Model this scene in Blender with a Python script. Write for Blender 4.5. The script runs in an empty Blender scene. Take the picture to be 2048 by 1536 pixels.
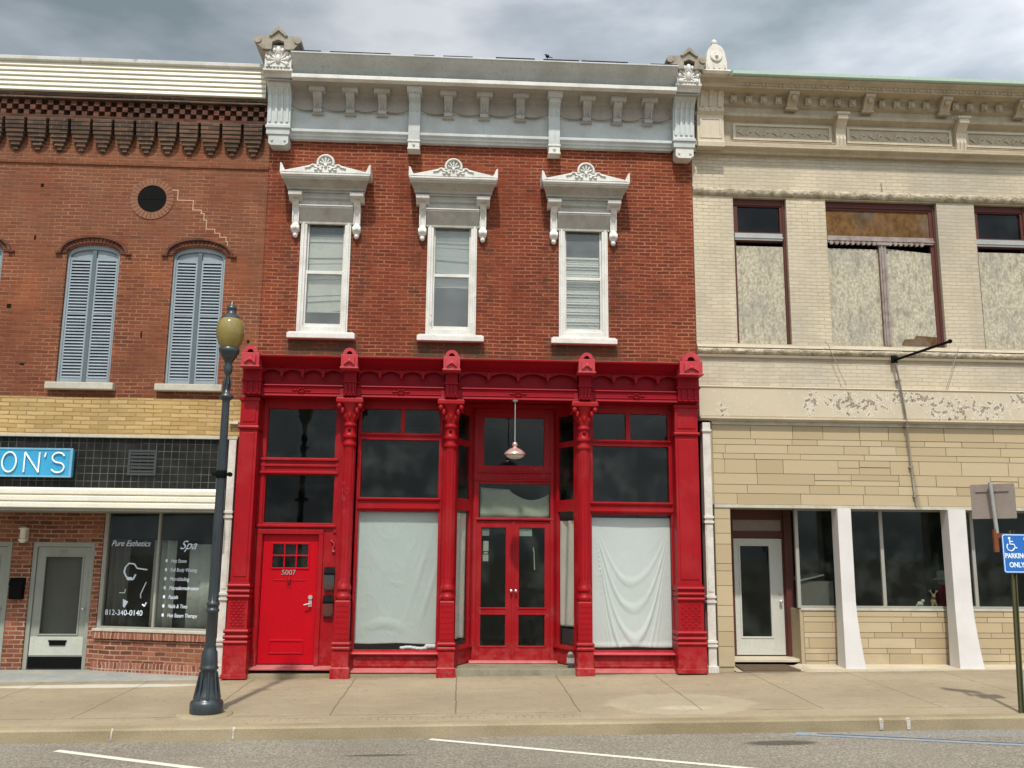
import bpy, bmesh, math, random
from mathutils import Vector, Matrix
rad = math.radians
S = bpy.context.scene
COL = S.collection

# ------------------------------------------------------------------ camera
cam_d = bpy.data.cameras.new('camera'); cam = bpy.data.objects.new('camera', cam_d); COL.objects.link(cam)
cam_d.sensor_width = 36.0; cam_d.lens = 1850 / 2048 * 36; cam_d.clip_start = 0.1; cam_d.clip_end = 2000
def cam_axes(yaw, pitch, roll):
    f = Vector((math.sin(yaw) * math.cos(pitch), math.cos(yaw) * math.cos(pitch), math.sin(pitch)))
    r0 = Vector((math.cos(yaw), -math.sin(yaw), 0)); u0 = r0.cross(f)
    return r0 * math.cos(roll) + u0 * math.sin(roll), u0 * math.cos(roll) - r0 * math.sin(roll), f
r_, u_, f_ = cam_axes(rad(3.155), rad(10.18), rad(.505))
M4 = Matrix(((r_.x, u_.x, -f_.x, 0), (r_.y, u_.y, -f_.y, -15.5), (r_.z, u_.z, -f_.z, 1.95), (0, 0, 0, 1)))
cam.matrix_world = M4
S.camera = cam

# ------------------------------------------------------------------ light
SUN_EL, SUN_AZ = 58.0, 9.0            # shadows run 9 degrees to the right of straight back
sd = bpy.data.lights.new('sun', 'SUN'); sun = bpy.data.objects.new('sun', sd); COL.objects.link(sun)
sd.energy = 4.0; sd.angle = rad(1.8); sd.color = (1.0, .95, .87)
dirv = Vector((math.sin(rad(SUN_AZ)) * math.cos(rad(SUN_EL)), math.cos(rad(SUN_AZ)) * math.cos(rad(SUN_EL)), -math.sin(rad(SUN_EL))))
sun.rotation_euler = dirv.to_track_quat('-Z', 'Y').to_euler(); sun.location = (-5, -30, 40)
W = bpy.data.worlds.new('World'); S.world = W; W.use_nodes = True
wn, wl = W.node_tree.nodes, W.node_tree.links
wn.clear()
def wnode(t, **k):
    n = wn.new(t)
    for a, b in k.items(): setattr(n, a, b)
    return n
wo = wnode('ShaderNodeOutputWorld'); wb = wnode('ShaderNodeBackground'); wb.inputs[1].default_value = .1
sky = wnode('ShaderNodeTexSky', sky_type='NISHITA', sun_disc=False, sun_elevation=rad(SUN_EL), sun_rotation=rad(180 + SUN_AZ))
tc = wnode('ShaderNodeTexCoord'); mp = wnode('ShaderNodeMapping'); mp.inputs['Scale'].default_value = (1.0, 1.0, 2.6)
mp.inputs['Location'].default_value = (3.3, .4, 1.7)
nz = wnode('ShaderNodeTexNoise'); nz.inputs['Scale'].default_value = 2.3; nz.inputs['Detail'].default_value = 7; nz.inputs['Roughness'].default_value = .52
nz2 = wnode('ShaderNodeTexNoise'); nz2.inputs['Scale'].default_value = 6.5; nz2.inputs['Detail'].default_value = 5
cr = wnode('ShaderNodeValToRGB')
cr.color_ramp.elements[0].position = .40; cr.color_ramp.elements[0].color = (2.35, 2.9, 3.2, 1)
cr.color_ramp.elements[1].position = .60; cr.color_ramp.elements[1].color = (6.7, 6.95, 7.4, 1)
e = cr.color_ramp.elements.new(.5); e.color = (4.1, 4.6, 5.1, 1)
mxn = wnode('ShaderNodeMix', data_type='FLOAT'); mxn.inputs[0].default_value = .25
mx = wnode('ShaderNodeMix', data_type='RGBA')
wl.new(tc.outputs['Generated'], mp.inputs[0]); wl.new(mp.outputs[0], nz.inputs['Vector']); wl.new(mp.outputs[0], nz2.inputs['Vector'])
wl.new(nz.outputs['Fac'], mxn.inputs[2]); wl.new(nz2.outputs['Fac'], mxn.inputs[3]); wl.new(mxn.outputs[0], cr.inputs[0])
mx.inputs[0].default_value = .93
wl.new(sky.outputs[0], mx.inputs[6]); wl.new(cr.outputs[0], mx.inputs[7]); 
# unseen sunward sky (behind the camera and overhead) brightened to add fill light
dt = wnode('ShaderNodeVectorMath', operation='DOT_PRODUCT'); dt.inputs[1].default_value = tuple(-dirv); wl.new(tc.outputs['Generated'], dt.inputs[0])
mr_ = wnode('ShaderNodeMapRange'); mr_.inputs[1].default_value = .45; mr_.inputs[2].default_value = 1; mr_.inputs[3].default_value = 1; mr_.inputs[4].default_value = 3.0; wl.new(dt.outputs['Value'], mr_.inputs[0])
sc_ = wnode('ShaderNodeVectorMath', operation='SCALE'); wl.new(mx.outputs[2], sc_.inputs[0]); wl.new(mr_.outputs[0], sc_.inputs['Scale']); sx3 = wnode('ShaderNodeSeparateXYZ'); wl.new(tc.outputs['Generated'], sx3.inputs[0])
mr2 = wnode('ShaderNodeMapRange'); mr2.inputs[1].default_value = -.2; mr2.inputs[2].default_value = .45; mr2.inputs[3].default_value = .95; mr2.inputs[4].default_value = 1.45; wl.new(sx3.outputs[0], mr2.inputs[0])
sc2 = wnode('ShaderNodeVectorMath', operation='SCALE'); wl.new(sc_.outputs[0], sc2.inputs[0]); wl.new(mr2.outputs[0], sc2.inputs['Scale']); wl.new(sc2.outputs[0], wb.inputs[0]); wl.new(wb.outputs[0], wo.inputs[0])
S.view_settings.view_transform = 'Standard'; S.view_settings.look = 'None'; S.view_settings.gamma = 1; S.view_settings.exposure = 0.0
S.render.resolution_x = 1024; S.render.resolution_y = 768

# ------------------------------------------------------------------ node materials
class Mat:
    def __init__(s, name, rough=.7, spec=.3):
        s.m = bpy.data.materials.new(name); s.m.use_nodes = True
        s.n, s.l = s.m.node_tree.nodes, s.m.node_tree.links
        s.b = s.n['Principled BSDF']; s.b.inputs['Roughness'].default_value = rough
        s.b.inputs['Specular IOR Level'].default_value = spec
        s.geo = s.n.new('ShaderNodeNewGeometry'); s.P = s.geo.outputs['Position']; s._xyz = None
    def xyz(s):
        if s._xyz is None:
            q = s.n.new('ShaderNodeSeparateXYZ'); s.l.new(s.P, q.inputs[0]); s._xyz = q.outputs
        return s._xyz
    def put(s, sock, v):
        if isinstance(v, bpy.types.NodeSocket): s.l.new(v, sock)
        elif isinstance(v, tuple) and len(v) == 3 and sock.type == 'RGBA': sock.default_value = (*v, 1)
        else: sock.default_value = v
    def math(s, op, a, b=0.0, c=0.0, clamp=False):
        q = s.n.new('ShaderNodeMath'); q.operation = op; q.use_clamp = clamp
        s.put(q.inputs[0], a); s.put(q.inputs[1], b); s.put(q.inputs[2], c); return q.outputs[0]
    def vec(s, x, y, z):
        q = s.n.new('ShaderNodeCombineXYZ'); s.put(q.inputs[0], x); s.put(q.inputs[1], y); s.put(q.inputs[2], z); return q.outputs[0]
    def noise(s, scale, detail=4, stretch=None, rough=.55, off=0):
        v = s.P
        if stretch or off:
            q = s.n.new('ShaderNodeMapping'); q.inputs['Scale'].default_value = stretch or (1, 1, 1)
            q.inputs['Location'].default_value = (off, off * 1.7, off * .6); s.l.new(s.P, q.inputs[0]); v = q.outputs[0]
        q = s.n.new('ShaderNodeTexNoise'); s.l.new(v, q.inputs['Vector']); q.inputs['Scale'].default_value = scale
        q.inputs['Detail'].default_value = detail; q.inputs['Roughness'].default_value = rough; return q.outputs['Fac']
    def ramp(s, f, a, b):          # linear a..b -> 0..1 clamped
        q = s.n.new('ShaderNodeMapRange'); q.clamp = True; s.put(q.inputs[0], f); q.inputs[1].default_value = a; q.inputs[2].default_value = b; return q.outputs[0]
    def mix(s, f, a, b, mode='MIX'):
        q = s.n.new('ShaderNodeMix'); q.data_type = 'RGBA'; q.blend_type = mode
        s.put(q.inputs[0], f); s.put(q.inputs[6], a); s.put(q.inputs[7], b); return q.outputs[2]
    def cramp(s, f, stops):
        q = s.n.new('ShaderNodeValToRGB'); s.l.new(f, q.inputs[0]); el = q.color_ramp.elements
        el[0].position = stops[0][0]; el[0].color = (*stops[0][1], 1); el[1].position = stops[-1][0]; el[1].color = (*stops[-1][1], 1)
        for p, c in stops[1:-1]: k = el.new(p); k.color = (*c, 1)
        return q.outputs[0]
    def bump(s, h, strength=.4, dist=.01):
        q = s.n.new('ShaderNodeBump'); q.inputs['Strength'].default_value = strength; q.inputs['Distance'].default_value = dist
        s.l.new(h, q.inputs['Height']); s.l.new(q.outputs[0], s.b.inputs['Normal'])
    def color(s, c): s.put(s.b.inputs['Base Color'], c); return s.m
    def band(s, v, a, b, soft):    # soft box mask a..b
        return s.math('MULTIPLY', s.ramp(v, a - soft, a + soft), s.math('SUBTRACT', 1.0, s.ramp(v, b - soft, b + soft)))
    def ell(s, cx, cy, rx, ry, a=0, b=2, edge=.3, wob=.5):   # soft ellipse mask on axes a, b with a noisy edge
        X = s.xyz(); dx = s.math('DIVIDE', s.math('SUBTRACT', X[a], cx), rx); dy = s.math('DIVIDE', s.math('SUBTRACT', X[b], cy), ry)
        d = s.math('ADD', s.math('MULTIPLY', dx, dx), s.math('MULTIPLY', dy, dy))
        d = s.math('ADD', d, s.math('MULTIPLY', s.math('SUBTRACT', s.noise(3.5, 5), .5), wob * 2))
        return s.math('SUBTRACT', 1.0, s.ramp(d, 1 - edge, 1 + edge))

def paint(name, c, dirt, amt=.5, rough=.5, spec=.4, scale=2.0, bump=.25, streak=True, metallic=0, chips=None, hv=.12):
    m = Mat(name, rough, spec); m.b.inputs['Metallic'].default_value = metallic
    a = m.noise(scale, 6, off=3); f = m.ramp(a, .42, .78)
    if streak: f = m.math('MAXIMUM', f, m.math('MULTIPLY', m.ramp(m.noise(7, 4, (2.2, 2.2, .25), off=8), .52, .8), .8))
    col = m.mix(m.math('MULTIPLY', f, amt), c, dirt)
    fine = m.noise(38, 3)
    col = m.mix(m.ramp(fine, .2, .8), m.mix(1.0, col, (1 - hv,) * 3, 'MULTIPLY'), m.mix(1.0, col, (1 + hv,) * 3, 'MULTIPLY'))
    if name == 'red paint':      # sun-faded and scuffed towards the pavement, patchy fading higher up
        Z_ = m.xyz()[2]; col = m.mix(m.math('MULTIPLY', m.math('SUBTRACT', 1.0, m.ramp(Z_, .0, .55)), m.math('MULTIPLY', m.ramp(m.noise(9, 6, rough=.7, off=61), .42, .62), .65)), col, (.36, .085, .07))
        col = m.mix(m.math('MULTIPLY', m.ramp(m.noise(1.7, 6, off=66), .50, .72), .45), col, (.33, .035, .035)); col = m.mix(m.math('MULTIPLY', m.ramp(m.noise(16, 5, (1, 1, .3), rough=.7, off=68), .56, .74), .4), col, (.11, .004, .006))
    if chips: col = m.mix(m.math('MULTIPLY', m.math('GREATER_THAN', m.math('MULTIPLY', m.noise(14, 6, off=5), m.ramp(m.noise(1.3, 3, off=9), .35, .7)), .53), .6), col, chips)
    m.bump(m.noise(55, 4), bump, .004)
    return m.color(col)

def brick(name, stops, mortar, mortar2, bw=.212, bh=.0655, ms=.0085, bump=.8, rough=.88, extra=None, grime=(.03, .025, .02), gamt=.5, uy=-.3, offset=.5):
    m = Mat(name, rough, .2); X = m.xyz()
    wob = m.math('ADD', m.math('MULTIPLY', m.math('SUBTRACT', m.noise(1.1, 2), .5), .05), m.math('MULTIPLY', m.math('SUBTRACT', m.noise(7, 2, off=3), .5), .012))
    u = m.math('ADD', X[0], m.math('MULTIPLY', X[1], uy)); v = m.math('ADD', X[2], wob)
    fv = m.vec(m.math('ADD', u, m.math('MULTIPLY', m.math('SUBTRACT', m.noise(9, 2), .5), .07)), v, 0.0)
    t = m.n.new('ShaderNodeTexBrick'); m.l.new(fv, t.inputs['Vector']); t.offset = offset
    t.inputs['Scale'].default_value = 1; t.inputs['Brick Width'].default_value = bw; t.inputs['Row Height'].default_value = bh
    t.inputs['Mortar Size'].default_value = ms; t.inputs['Mortar Smooth'].default_value = .15; t.inputs['Bias'].default_value = 0
    t.inputs['Color1'].default_value = (0, 0, 0, 1); t.inputs['Color2'].default_value = (1, 1, 1, 1); t.inputs['Mortar'].default_value = (.5, .5, .5, 1)
    g = m.math('ADD', m.math('MULTIPLY', t.outputs['Color'], .75), m.math('MULTIPLY', m.noise(5, 5, (1, 1, 1.6)), .45), clamp=True)
    col = m.cramp(m.math('SUBTRACT', g, .1), stops)
    col = m.mix(m.math('MULTIPLY', m.ramp(m.noise(.9, 6, off=4), .45, .72), gamt), col, grime)
    col = m.mix(m.ramp(m.noise(.6, 4, (1, 1, .7), off=71), .38, .64), m.mix(1.0, col, (.84, .85, .88), 'MULTIPLY'), m.mix(1.0, col, (1.14, 1.12, 1.08), 'MULTIPLY'))
    col = m.mix(m.math('MULTIPLY', m.ramp(m.noise(6, 5, (1, 1, .22), off=75), .55, .76), .22), col, grime)
    mo = m.mix(m.ramp(m.noise(1.6, 5, off=2), .38, .66), mortar, mortar2)
    mf = m.math('MULTIPLY', t.outputs['Fac'], m.math('MULTIPLY_ADD', m.ramp(m.noise(4, 4, off=6), .25, .55), .75, .25))
    col = m.mix(mf, col, mo)
    if extra: col = extra(m, col)
    hh = m.math('ADD', m.math('MULTIPLY', t.outputs['Fac'], -1.0), m.math('MULTIPLY', m.noise(60, 3), .35))
    m.bump(hh, bump, .012)
    return m.color(col)

def sidewise(c, k): return tuple(x * k for x in c)
def red_extra(m, col):
    X = m.xyz(); n = m.noise(4.5, 5, off=1)
    for cx in (-2.39, -.21, 2.09):          # rain stains below the sills, grime beside the heads
        k = m.math('MULTIPLY', m.math('MULTIPLY', m.band(X[0], cx - .60, cx + .60, .14), m.band(X[2], 5.12, 5.48, .10)), m.ramp(n, .2, .5))
        col = m.mix(m.math('MULTIPLY', k, .8), col, (.060, .052, .030))
        for sx in (-1, 1):
            k = m.math('MULTIPLY', m.math('MULTIPLY', m.band(X[0], cx + sx * .62 - .14, cx + sx * .62 + .14, .1), m.band(X[2], 6.0, 7.9, .4)), m.ramp(m.noise(7, 5, rough=.7, off=81), .40, .66))
            col = m.mix(m.math('MULTIPLY', k, .7), col, (.045, .028, .018))
    k = m.math('MULTIPLY', m.band(X[2], 4.9, 5.2, .08), m.ramp(n, .35, .7))
    return m.mix(m.math('MULTIPLY', k, .7), col, (.085, .066, .036))
def left_extra(m, col):
    X = m.xyz()
    n = m.noise(2.2, 5, off=7)
    k = m.math('MULTIPLY', m.band(X[2], 6.9, 9.3, .6), m.ramp(n, .3, .7)); col = m.mix(m.math('MULTIPLY', k, .4), col, (.16, .085, .05))
    k = m.math('MULTIPLY', m.band(X[2], 5.0, 6.8, .3), m.ramp(m.noise(1.5, 3, off=12), .5, .7)); col = m.mix(m.math('MULTIPLY', k, .35), col, (.36, .10, .035))
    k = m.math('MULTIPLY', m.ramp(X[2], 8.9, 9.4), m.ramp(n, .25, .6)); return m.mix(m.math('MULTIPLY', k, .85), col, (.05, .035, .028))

B_RED = brick('red brick', [(0, (.065, .020, .013)), (.22, (.135, .028, .013)), (.75, (.185, .036, .014)), (1, (.24, .060, .026))], (.33, .135, .072), (.21, .078, .042), extra=red_extra, gamt=.18, ms=.0105)
B_LEFT = brick('left brick', [(0, (.085, .030, .018)), (.22, (.145, .044, .021)), (.75, (.185, .055, .025)), (1, (.24, .085, .042))], (.30, .15, .085), (.17, .073, .040), extra=left_extra, gamt=.3, grime=(.13, .08, .045), ms=.0095)
B_SHOP = brick('shop brick', [(0, (.09, .034, .021)), (.35, (.20, .066, .037)), (.7, (.27, .092, .052)), (1, (.35, .14, .085))], (.40, .27, .18), (.26, .155, .10), bw=.215, bh=.072, ms=.011, gamt=.35)
B_SOLD = brick('soldier brick', [(0, (.12, .04, .026)), (.4, (.26, .085, .05)), (1, (.36, .15, .09))], (.44, .31, .22), (.30, .19, .13), bw=.075, bh=.4, ms=.011, gamt=.25, offset=0)
B_DARK = brick('sooty brick', [(0, (.05, .034, .025)), (.5, (.105, .066, .045)), (1, (.18, .085, .05))], (.20, .14, .10), (.08, .06, .045), gamt=.6)
B_DENT = brick('dentil brick', [(0, (.06, .026, .018)), (.5, (.13, .045, .028)), (1, (.20, .075, .045))], (.14, .09, .06), (.07, .035, .025), gamt=.6)
B_YEL = brick('yellow brick', [(0, (.34, .225, .085)), (.5, (.455, .315, .13)), (1, (.53, .385, .18))], (.28, .18, .08), (.23, .14, .06), bw=.29, bh=.070, ms=.008, gamt=.22, grime=(.4, .22, .09))
def cream_extra(m, col):
    X = m.xyz()
    k = m.math('MULTIPLY', m.ramp(m.noise(1.0, 4, (3, 3, .35), off=3), .5, .8), .35); col = m.mix(k, col, (.33, .27, .19))
    k = m.math('MULTIPLY', m.band(X[2], 4.9, 5.4, .12), m.ramp(m.noise(2.4, 4), .35, .65)); return m.mix(m.math('MULTIPLY', k, .3), col, (.50, .45, .38))
B_CREAM = brick('painted cream brick', [(0, (.44, .38, .275)), (.5, (.49, .425, .315)), (1, (.52, .455, .34))], (.36, .305, .215), (.43, .37, .27), ms=.006, bump=.75, extra=cream_extra, gamt=.3, grime=(.36, .31, .22), rough=.7)

M_RED = paint('red paint', (.30, .004, .008), (.19, .003, .006), .5, .45, .18, 2.5, .3, chips=(.24, .05, .045))
M_REDD = paint('shaded red entablature paint', (.25, .003, .010), (.16, .002, .006), .5, .5, .15, 2.5, .3)  # storefront red darkened; the shade under the cornice is put into this colour
M_RED2 = paint('faded red paint', (.40, .022, .032), (.46, .09, .09), .45, .5, .4, 3, .3)
M_DOORRED = paint('door red', (.42, .001, .008), (.33, .002, .008), .4, .4, .15, 2, .1)
M_PINK = paint('worn pink sill', (.42, .13, .12), (.33, .03, .03), .6, .6, .3, 4, .3)
M_GREY = paint('grey cornice paint', (.50, .53, .515), (.29, .275, .235), .7, .6, .3, 1.6, .3)
M_GREYD = paint('shaded weathered soffit paint', (.34, .31, .265), (.22, .19, .155), .7, .7, .3, 2.5, .4)  # cornice cove darkened; soffit shade and grime are both in the colour
M_WHITE = paint('white trim paint', (.64, .63, .58), (.36, .33, .27), .6, .5, .4, 3, .2, chips=(.30, .26, .20))
M_HOODG = paint('grimy shaded hood paint', (.40, .39, .345), (.24, .225, .185), .7, .6, .3, 4, .3)  # darker copy of the white trim, with underside shade and grime mixed in
M_GREYB = paint('shaded bracket paint', (.40, .385, .35), (.25, .23, .2), .6, .6, .3, 3, .3)  # cornice paint darkened so the small brackets carry painted shade
M_WEATH = paint('weathered cap', (.34, .30, .24), (.13, .11, .08), .8, .85, .2, 5, .5)
M_IVORY = paint('ivory metal', (.70, .66, .53), (.50, .46, .35), .4, .4, .5, 2, .1)
M_CREAM = paint('cream paint', (.52, .45, .335), (.34, .28, .185), .5, .55, .35, 2.5, .35)
M_CREAMD = paint('cream cornice paint', (.42, .355, .25), (.22, .175, .11), .6, .6, .3, 3.5, .4)
M_COPPER = paint('green copper lip', (.34, .46, .37), (.5, .5, .4), .5, .6, .3, 1.2, .2)
M_SHUT = paint('blue grey shutter', (.25, .295, .32), (.14, .17, .18), .5, .5, .4, 3, .2)
M_SHUTD = paint('dark shutter stile', (.085, .115, .125), (.09, .11, .12), .5, .5, .4, 3, .2)
M_SILL = paint('limestone sill', (.46, .43, .35), (.26, .24, .18), .6, .8, .2, 5, .4)
M_GREEN = paint('dark green iron', (.018, .026, .030), (.05, .06, .06), .4, .33, .6, 4, .15)
M_BLACK = paint('black', (.004, .004, .004), (.010, .010, .009), .4, .7, .08)
M_TILEF = paint('tile grout', (.11, .11, .10), (.06, .06, .05), .4, .6, .3)
M_OLIVE = paint('olive grey door paint', (.27, .28, .235), (.17, .175, .14), .5, .5, .4)
M_OLIVEL = paint('pale olive panel', (.45, .47, .40), (.33, .34, .28), .5, .5, .4)
M_DIM = paint('interior wall', (.065, .07, .056), (.03, .033, .027), .6, .9, .1)
M_FLOOR = paint('interior floor', (.10, .08, .06), (.05, .04, .03), .6, .7, .2)
M_BLUE = paint('sign blue', (.025, .27, .48), (.06, .38, .58), .6, .4, .5, 3, .1)
M_NEON = paint('sign letter white', (.80, .88, .90), (.7, .8, .85), .3, .4, .4)
M_WFRAME = paint('aluminium frame', (.30, .29, .25), (.2, .19, .16), .4, .4, .5)
M_BROWN = paint('brown red frame', (.09, .025, .018), (.05, .02, .015), .6, .6, .3)
M_DOORW = paint('pale door paint', (.48, .48, .42), (.36, .36, .31), .4, .45, .4)
M_COLW = paint('column white paint', (.60, .575, .55), (.44, .41, .38), .5, .6, .3, 1.5, .06, hv=.03)
M_STEEL = paint('galvanised steel', (.36, .36, .34), (.24, .22, .2), .5, .45, .5, 5, metallic=.4)
M_SIGNB = paint('sign back', (.26, .215, .18), (.2, .15, .13), .6, .6, .3)
M_RUST = paint('rust', (.17, .06, .03), (.09, .035, .02), .7, .9, .1)
M_POST = paint('olive sign post', (.07, .072, .035), (.12, .10, .05), .6, .6, .3)
M_SBLUE = paint('parking sign blue', (.012, .12, .42), (.02, .17, .50), .4, .35, .5)
M_SWHITE = paint('sign white', (.72, .80, .88), (.6, .7, .8), .3, .35, .5)
M_ROOF = paint('roof tar', (.05, .05, .05), (.1, .1, .1), .5, .9, .1)
M_SHEET1 = paint('pale green sheet', (.385, .43, .40), (.33, .38, .35), .4, .9, .1, 2, .15, streak=False, hv=.05)
M_SHEET2 = paint('white sheet', (.53, .56, .535), (.46, .49, .465), .4, .9, .1, 2, .15, streak=False, hv=.04)
M_SHEET3 = paint('dull curtain', (.50, .49, .42), (.38, .37, .31), .5, .9, .1, 3, .15)
M_BLIND = paint('cream blind', (.62, .62, .54), (.46, .47, .42), .6, .8, .2, 5, .1)
M_CURT = paint('grey curtain', (.60, .56, .55), (.46, .43, .42), .5, .9, .1)
M_CURTD = paint('dark curtain', (.19, .16, .155), (.12, .10, .10), .5, .9, .1)
M_NAVY = paint('navy valance', (.006, .012, .022), (.008, .05, .075), .5, .8, .2, 1.4)
M_BRASS = paint('worn chrome', (.65, .55, .52), (.4, .3, .28), .4, .25, .6, metallic=.6)
M_COPS = paint('copper shade', (.50, .27, .23), (.8, .6, .55), .5, .25, .6, 6, metallic=.4)
M_STONE = paint('door step stone', (.22, .20, .14), (.10, .09, .06), .7, .85, .2, 4, .6)
M_PEBBLE = paint('plaster white', (.7, .66, .6), (.5, .4, .3), .4, .8, .2)
M_LGREEN = paint('painted dark band', (.03, .035, .034), (.06, .06, .055), .5, .4, .5)
M_FUR = paint('brown figurine', (.30, .17, .08), (.55, .48, .38), .9, .8, .2, 18)
M_SANTA = paint('dark red cloth', (.16, .01, .015), (.08, .006, .01), .5, .9, .1)
M_GHAT = paint('grey felt', (.30, .29, .27), (.2, .2, .18), .5, .9, .1)
M_MAT = paint('brown door mat', (.11, .075, .05), (.06, .04, .03), .6, .95, .1, 8, .8)
M_RAW = paint('bird black', (.008, .008, .009), (.015, .015, .015), .3, .6, .3)

def plywood(name, c1, c2, c3, sc=24):
    m = Mat(name, .85, .15)
    n1 = m.noise(sc, 4, (1, 1, .7), rough=.7, off=2); n2 = m.noise(sc * .45, 5, (1, 1, .4), off=8)
    col = m.mix(m.ramp(n1, .40, .60), c2, c1); col = m.mix(m.math('MULTIPLY', m.ramp(n2, .50, .68), .7), col, c3)
    col = m.mix(m.math('MULTIPLY', m.ramp(m.noise(1.6, 5, off=4), .48, .68), .5), col, tuple((a_ + .24) / 2 for a_ in c3))
    m.bump(n1, .35, .01); return m.color(col)
M_OSB = plywood('weathered chipboard', (.50, .455, .345), (.31, .28, .205), (.20, .175, .13))
M_OSBD = plywood('brown plywood', (.17, .088, .030), (.10, .052, .018), (.05, .028, .012), 10)

def glass(name, tint, haze=.04, hz=(.3, .32, .3), gr=.015, ior=1.27, smear=False):
    m = bpy.data.materials.new(name); m.use_nodes = True; n, l = m.node_tree.nodes, m.node_tree.links; n.clear()
    o = n.new('ShaderNodeOutputMaterial'); t = n.new('ShaderNodeBsdfTransparent'); t.inputs[0].default_value = (*tint, 1)
    g = n.new('ShaderNodeBsdfGlossy'); g.inputs['Roughness'].default_value = gr; g.inputs[0].default_value = (1, 1, 1, 1)
    d = n.new('ShaderNodeBsdfDiffuse'); d.inputs[0].default_value = (*hz, 1)
    f = n.new('ShaderNodeFresnel')
    geo = n.new('ShaderNodeNewGeometry'); io = n.new('ShaderNodeMix'); io.inputs[2].default_value = ior; io.inputs[3].default_value = 1 / ior; l.new(geo.outputs['Backfacing'], io.inputs[0]); l.new(io.outputs[0], f.inputs[0])
    nz = n.new('ShaderNodeTexNoise'); nz.inputs['Scale'].default_value = 2.5; nz.inputs['Detail'].default_value = 3; l.new(geo.outputs['Position'], nz.inputs['Vector'])
    bp = n.new('ShaderNodeBump'); bp.inputs['Strength'].default_value = .08; bp.inputs['Distance'].default_value = .01; l.new(nz.outputs['Fac'], bp.inputs['Height']); l.new(bp.outputs[0], g.inputs['Normal'])
    mr = n.new('ShaderNodeMapRange'); mr.inputs[1].default_value = .45 if smear else .35; mr.inputs[2].default_value = .70 if smear else .75; mr.inputs[3].default_value = haze * (.15 if smear else .7); mr.inputs[4].default_value = haze * (2.6 if smear else 1.3); l.new(nz.outputs['Fac'], mr.inputs[0])
    m1 = n.new('ShaderNodeMixShader'); l.new(mr.outputs[0], m1.inputs[0]); l.new(t.outputs[0], m1.inputs[1]); l.new(d.outputs[0], m1.inputs[2])
    m2 = n.new('ShaderNodeMixShader'); l.new(f.outputs[0], m2.inputs[0]); l.new(m1.outputs[0], m2.inputs[1]); l.new(g.outputs[0], m2.inputs[2]); l.new(m2.outputs[0], o.inputs[0])
    return m
G_SHOP = glass('shop glass', (.80, .84, .81), .022, (.22, .26, .23), smear=True)
G_DARK = glass('dark transom glass', (.52, .55, .52), .010, smear=True)
G_UP = glass('upstairs glass', (.93, .94, .93), .17, (.40, .43, .42), ior=1.45)
G_CLEAR = glass('clear pane', (.97, .98, .975), .01, gr=.02, ior=1.3)

def globe_mat():
    m = Mat('amber globe', .12, .6); m.b.inputs['Transmission Weight'].default_value = .12
    m.b.inputs['Subsurface Weight'].default_value = 0
    return m.color(m.mix(m.ramp(m.noise(5, 3), .3, .7), (.21, .155, .035), (.27, .205, .055)))
M_GLOBE = globe_mat()
def tile_mat():
    m = Mat('black glazed tile', .55, .12); X = m.xyz(); v = m.vec(X[0], X[2], 0.0)
    t = m.n.new('ShaderNodeTexBrick'); m.l.new(v, t.inputs['Vector']); t.offset = 0; t.inputs['Scale'].default_value = 1
    t.inputs['Brick Width'].default_value = .125; t.inputs['Row Height'].default_value = .125; t.inputs['Mortar Size'].default_value = .005; t.inputs['Mortar Smooth'].default_value = .1
    t.inputs['Color1'].default_value = (.012, .013, .012, 1); t.inputs['Color2'].default_value = (.028, .028, .026, 1); t.inputs['Mortar'].default_value = (.15, .14, .12, 1)
    mf = m.math('MULTIPLY', t.outputs['Fac'], m.ramp(m.noise(2.0, 3, off=2), .3, .6))
    m.bump(m.math('MULTIPLY', t.outputs['Fac'], -1.0), .5, .005)
    return m.color(m.mix(mf, m.mix(m.ramp(m.noise(3, 5), .4, .8), (.009, .010, .009), (.026, .025, .022)), (.10, .095, .085)))
M_TILE = tile_mat()
def ashlar_mat():
    m = Mat('limestone veneer', .85, .2); a = m.n.new('ShaderNodeAttribute'); a.attribute_name = 'tone'
    col = m.cramp(a.outputs['Fac'], [(0, (.365, .285, .17)), (.4, (.41, .325, .20)), (.75, (.435, .345, .215)), (1, (.46, .375, .25))])
    col = m.mix(m.math('MULTIPLY', m.ramp(m.noise(5, 5, (1, 1, 3)), .4, .75), .3), col, (.40, .31, .19))
    X = m.xyz(); k = m.math('MULTIPLY', m.band(X[2], -.1, .35, .15), m.ramp(m.noise(3, 5, off=3), .4, .65)); col = m.mix(m.math('MULTIPLY', k, .6), col, (.30, .24, .17))
    m.bump(m.noise(45, 5), .35, .006); return m.color(col)
M_ASH = ashlar_mat()
M_ASHM = paint('veneer mortar', (.36, .29, .185), (.30, .235, .145), .5, .9, .1)
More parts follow.
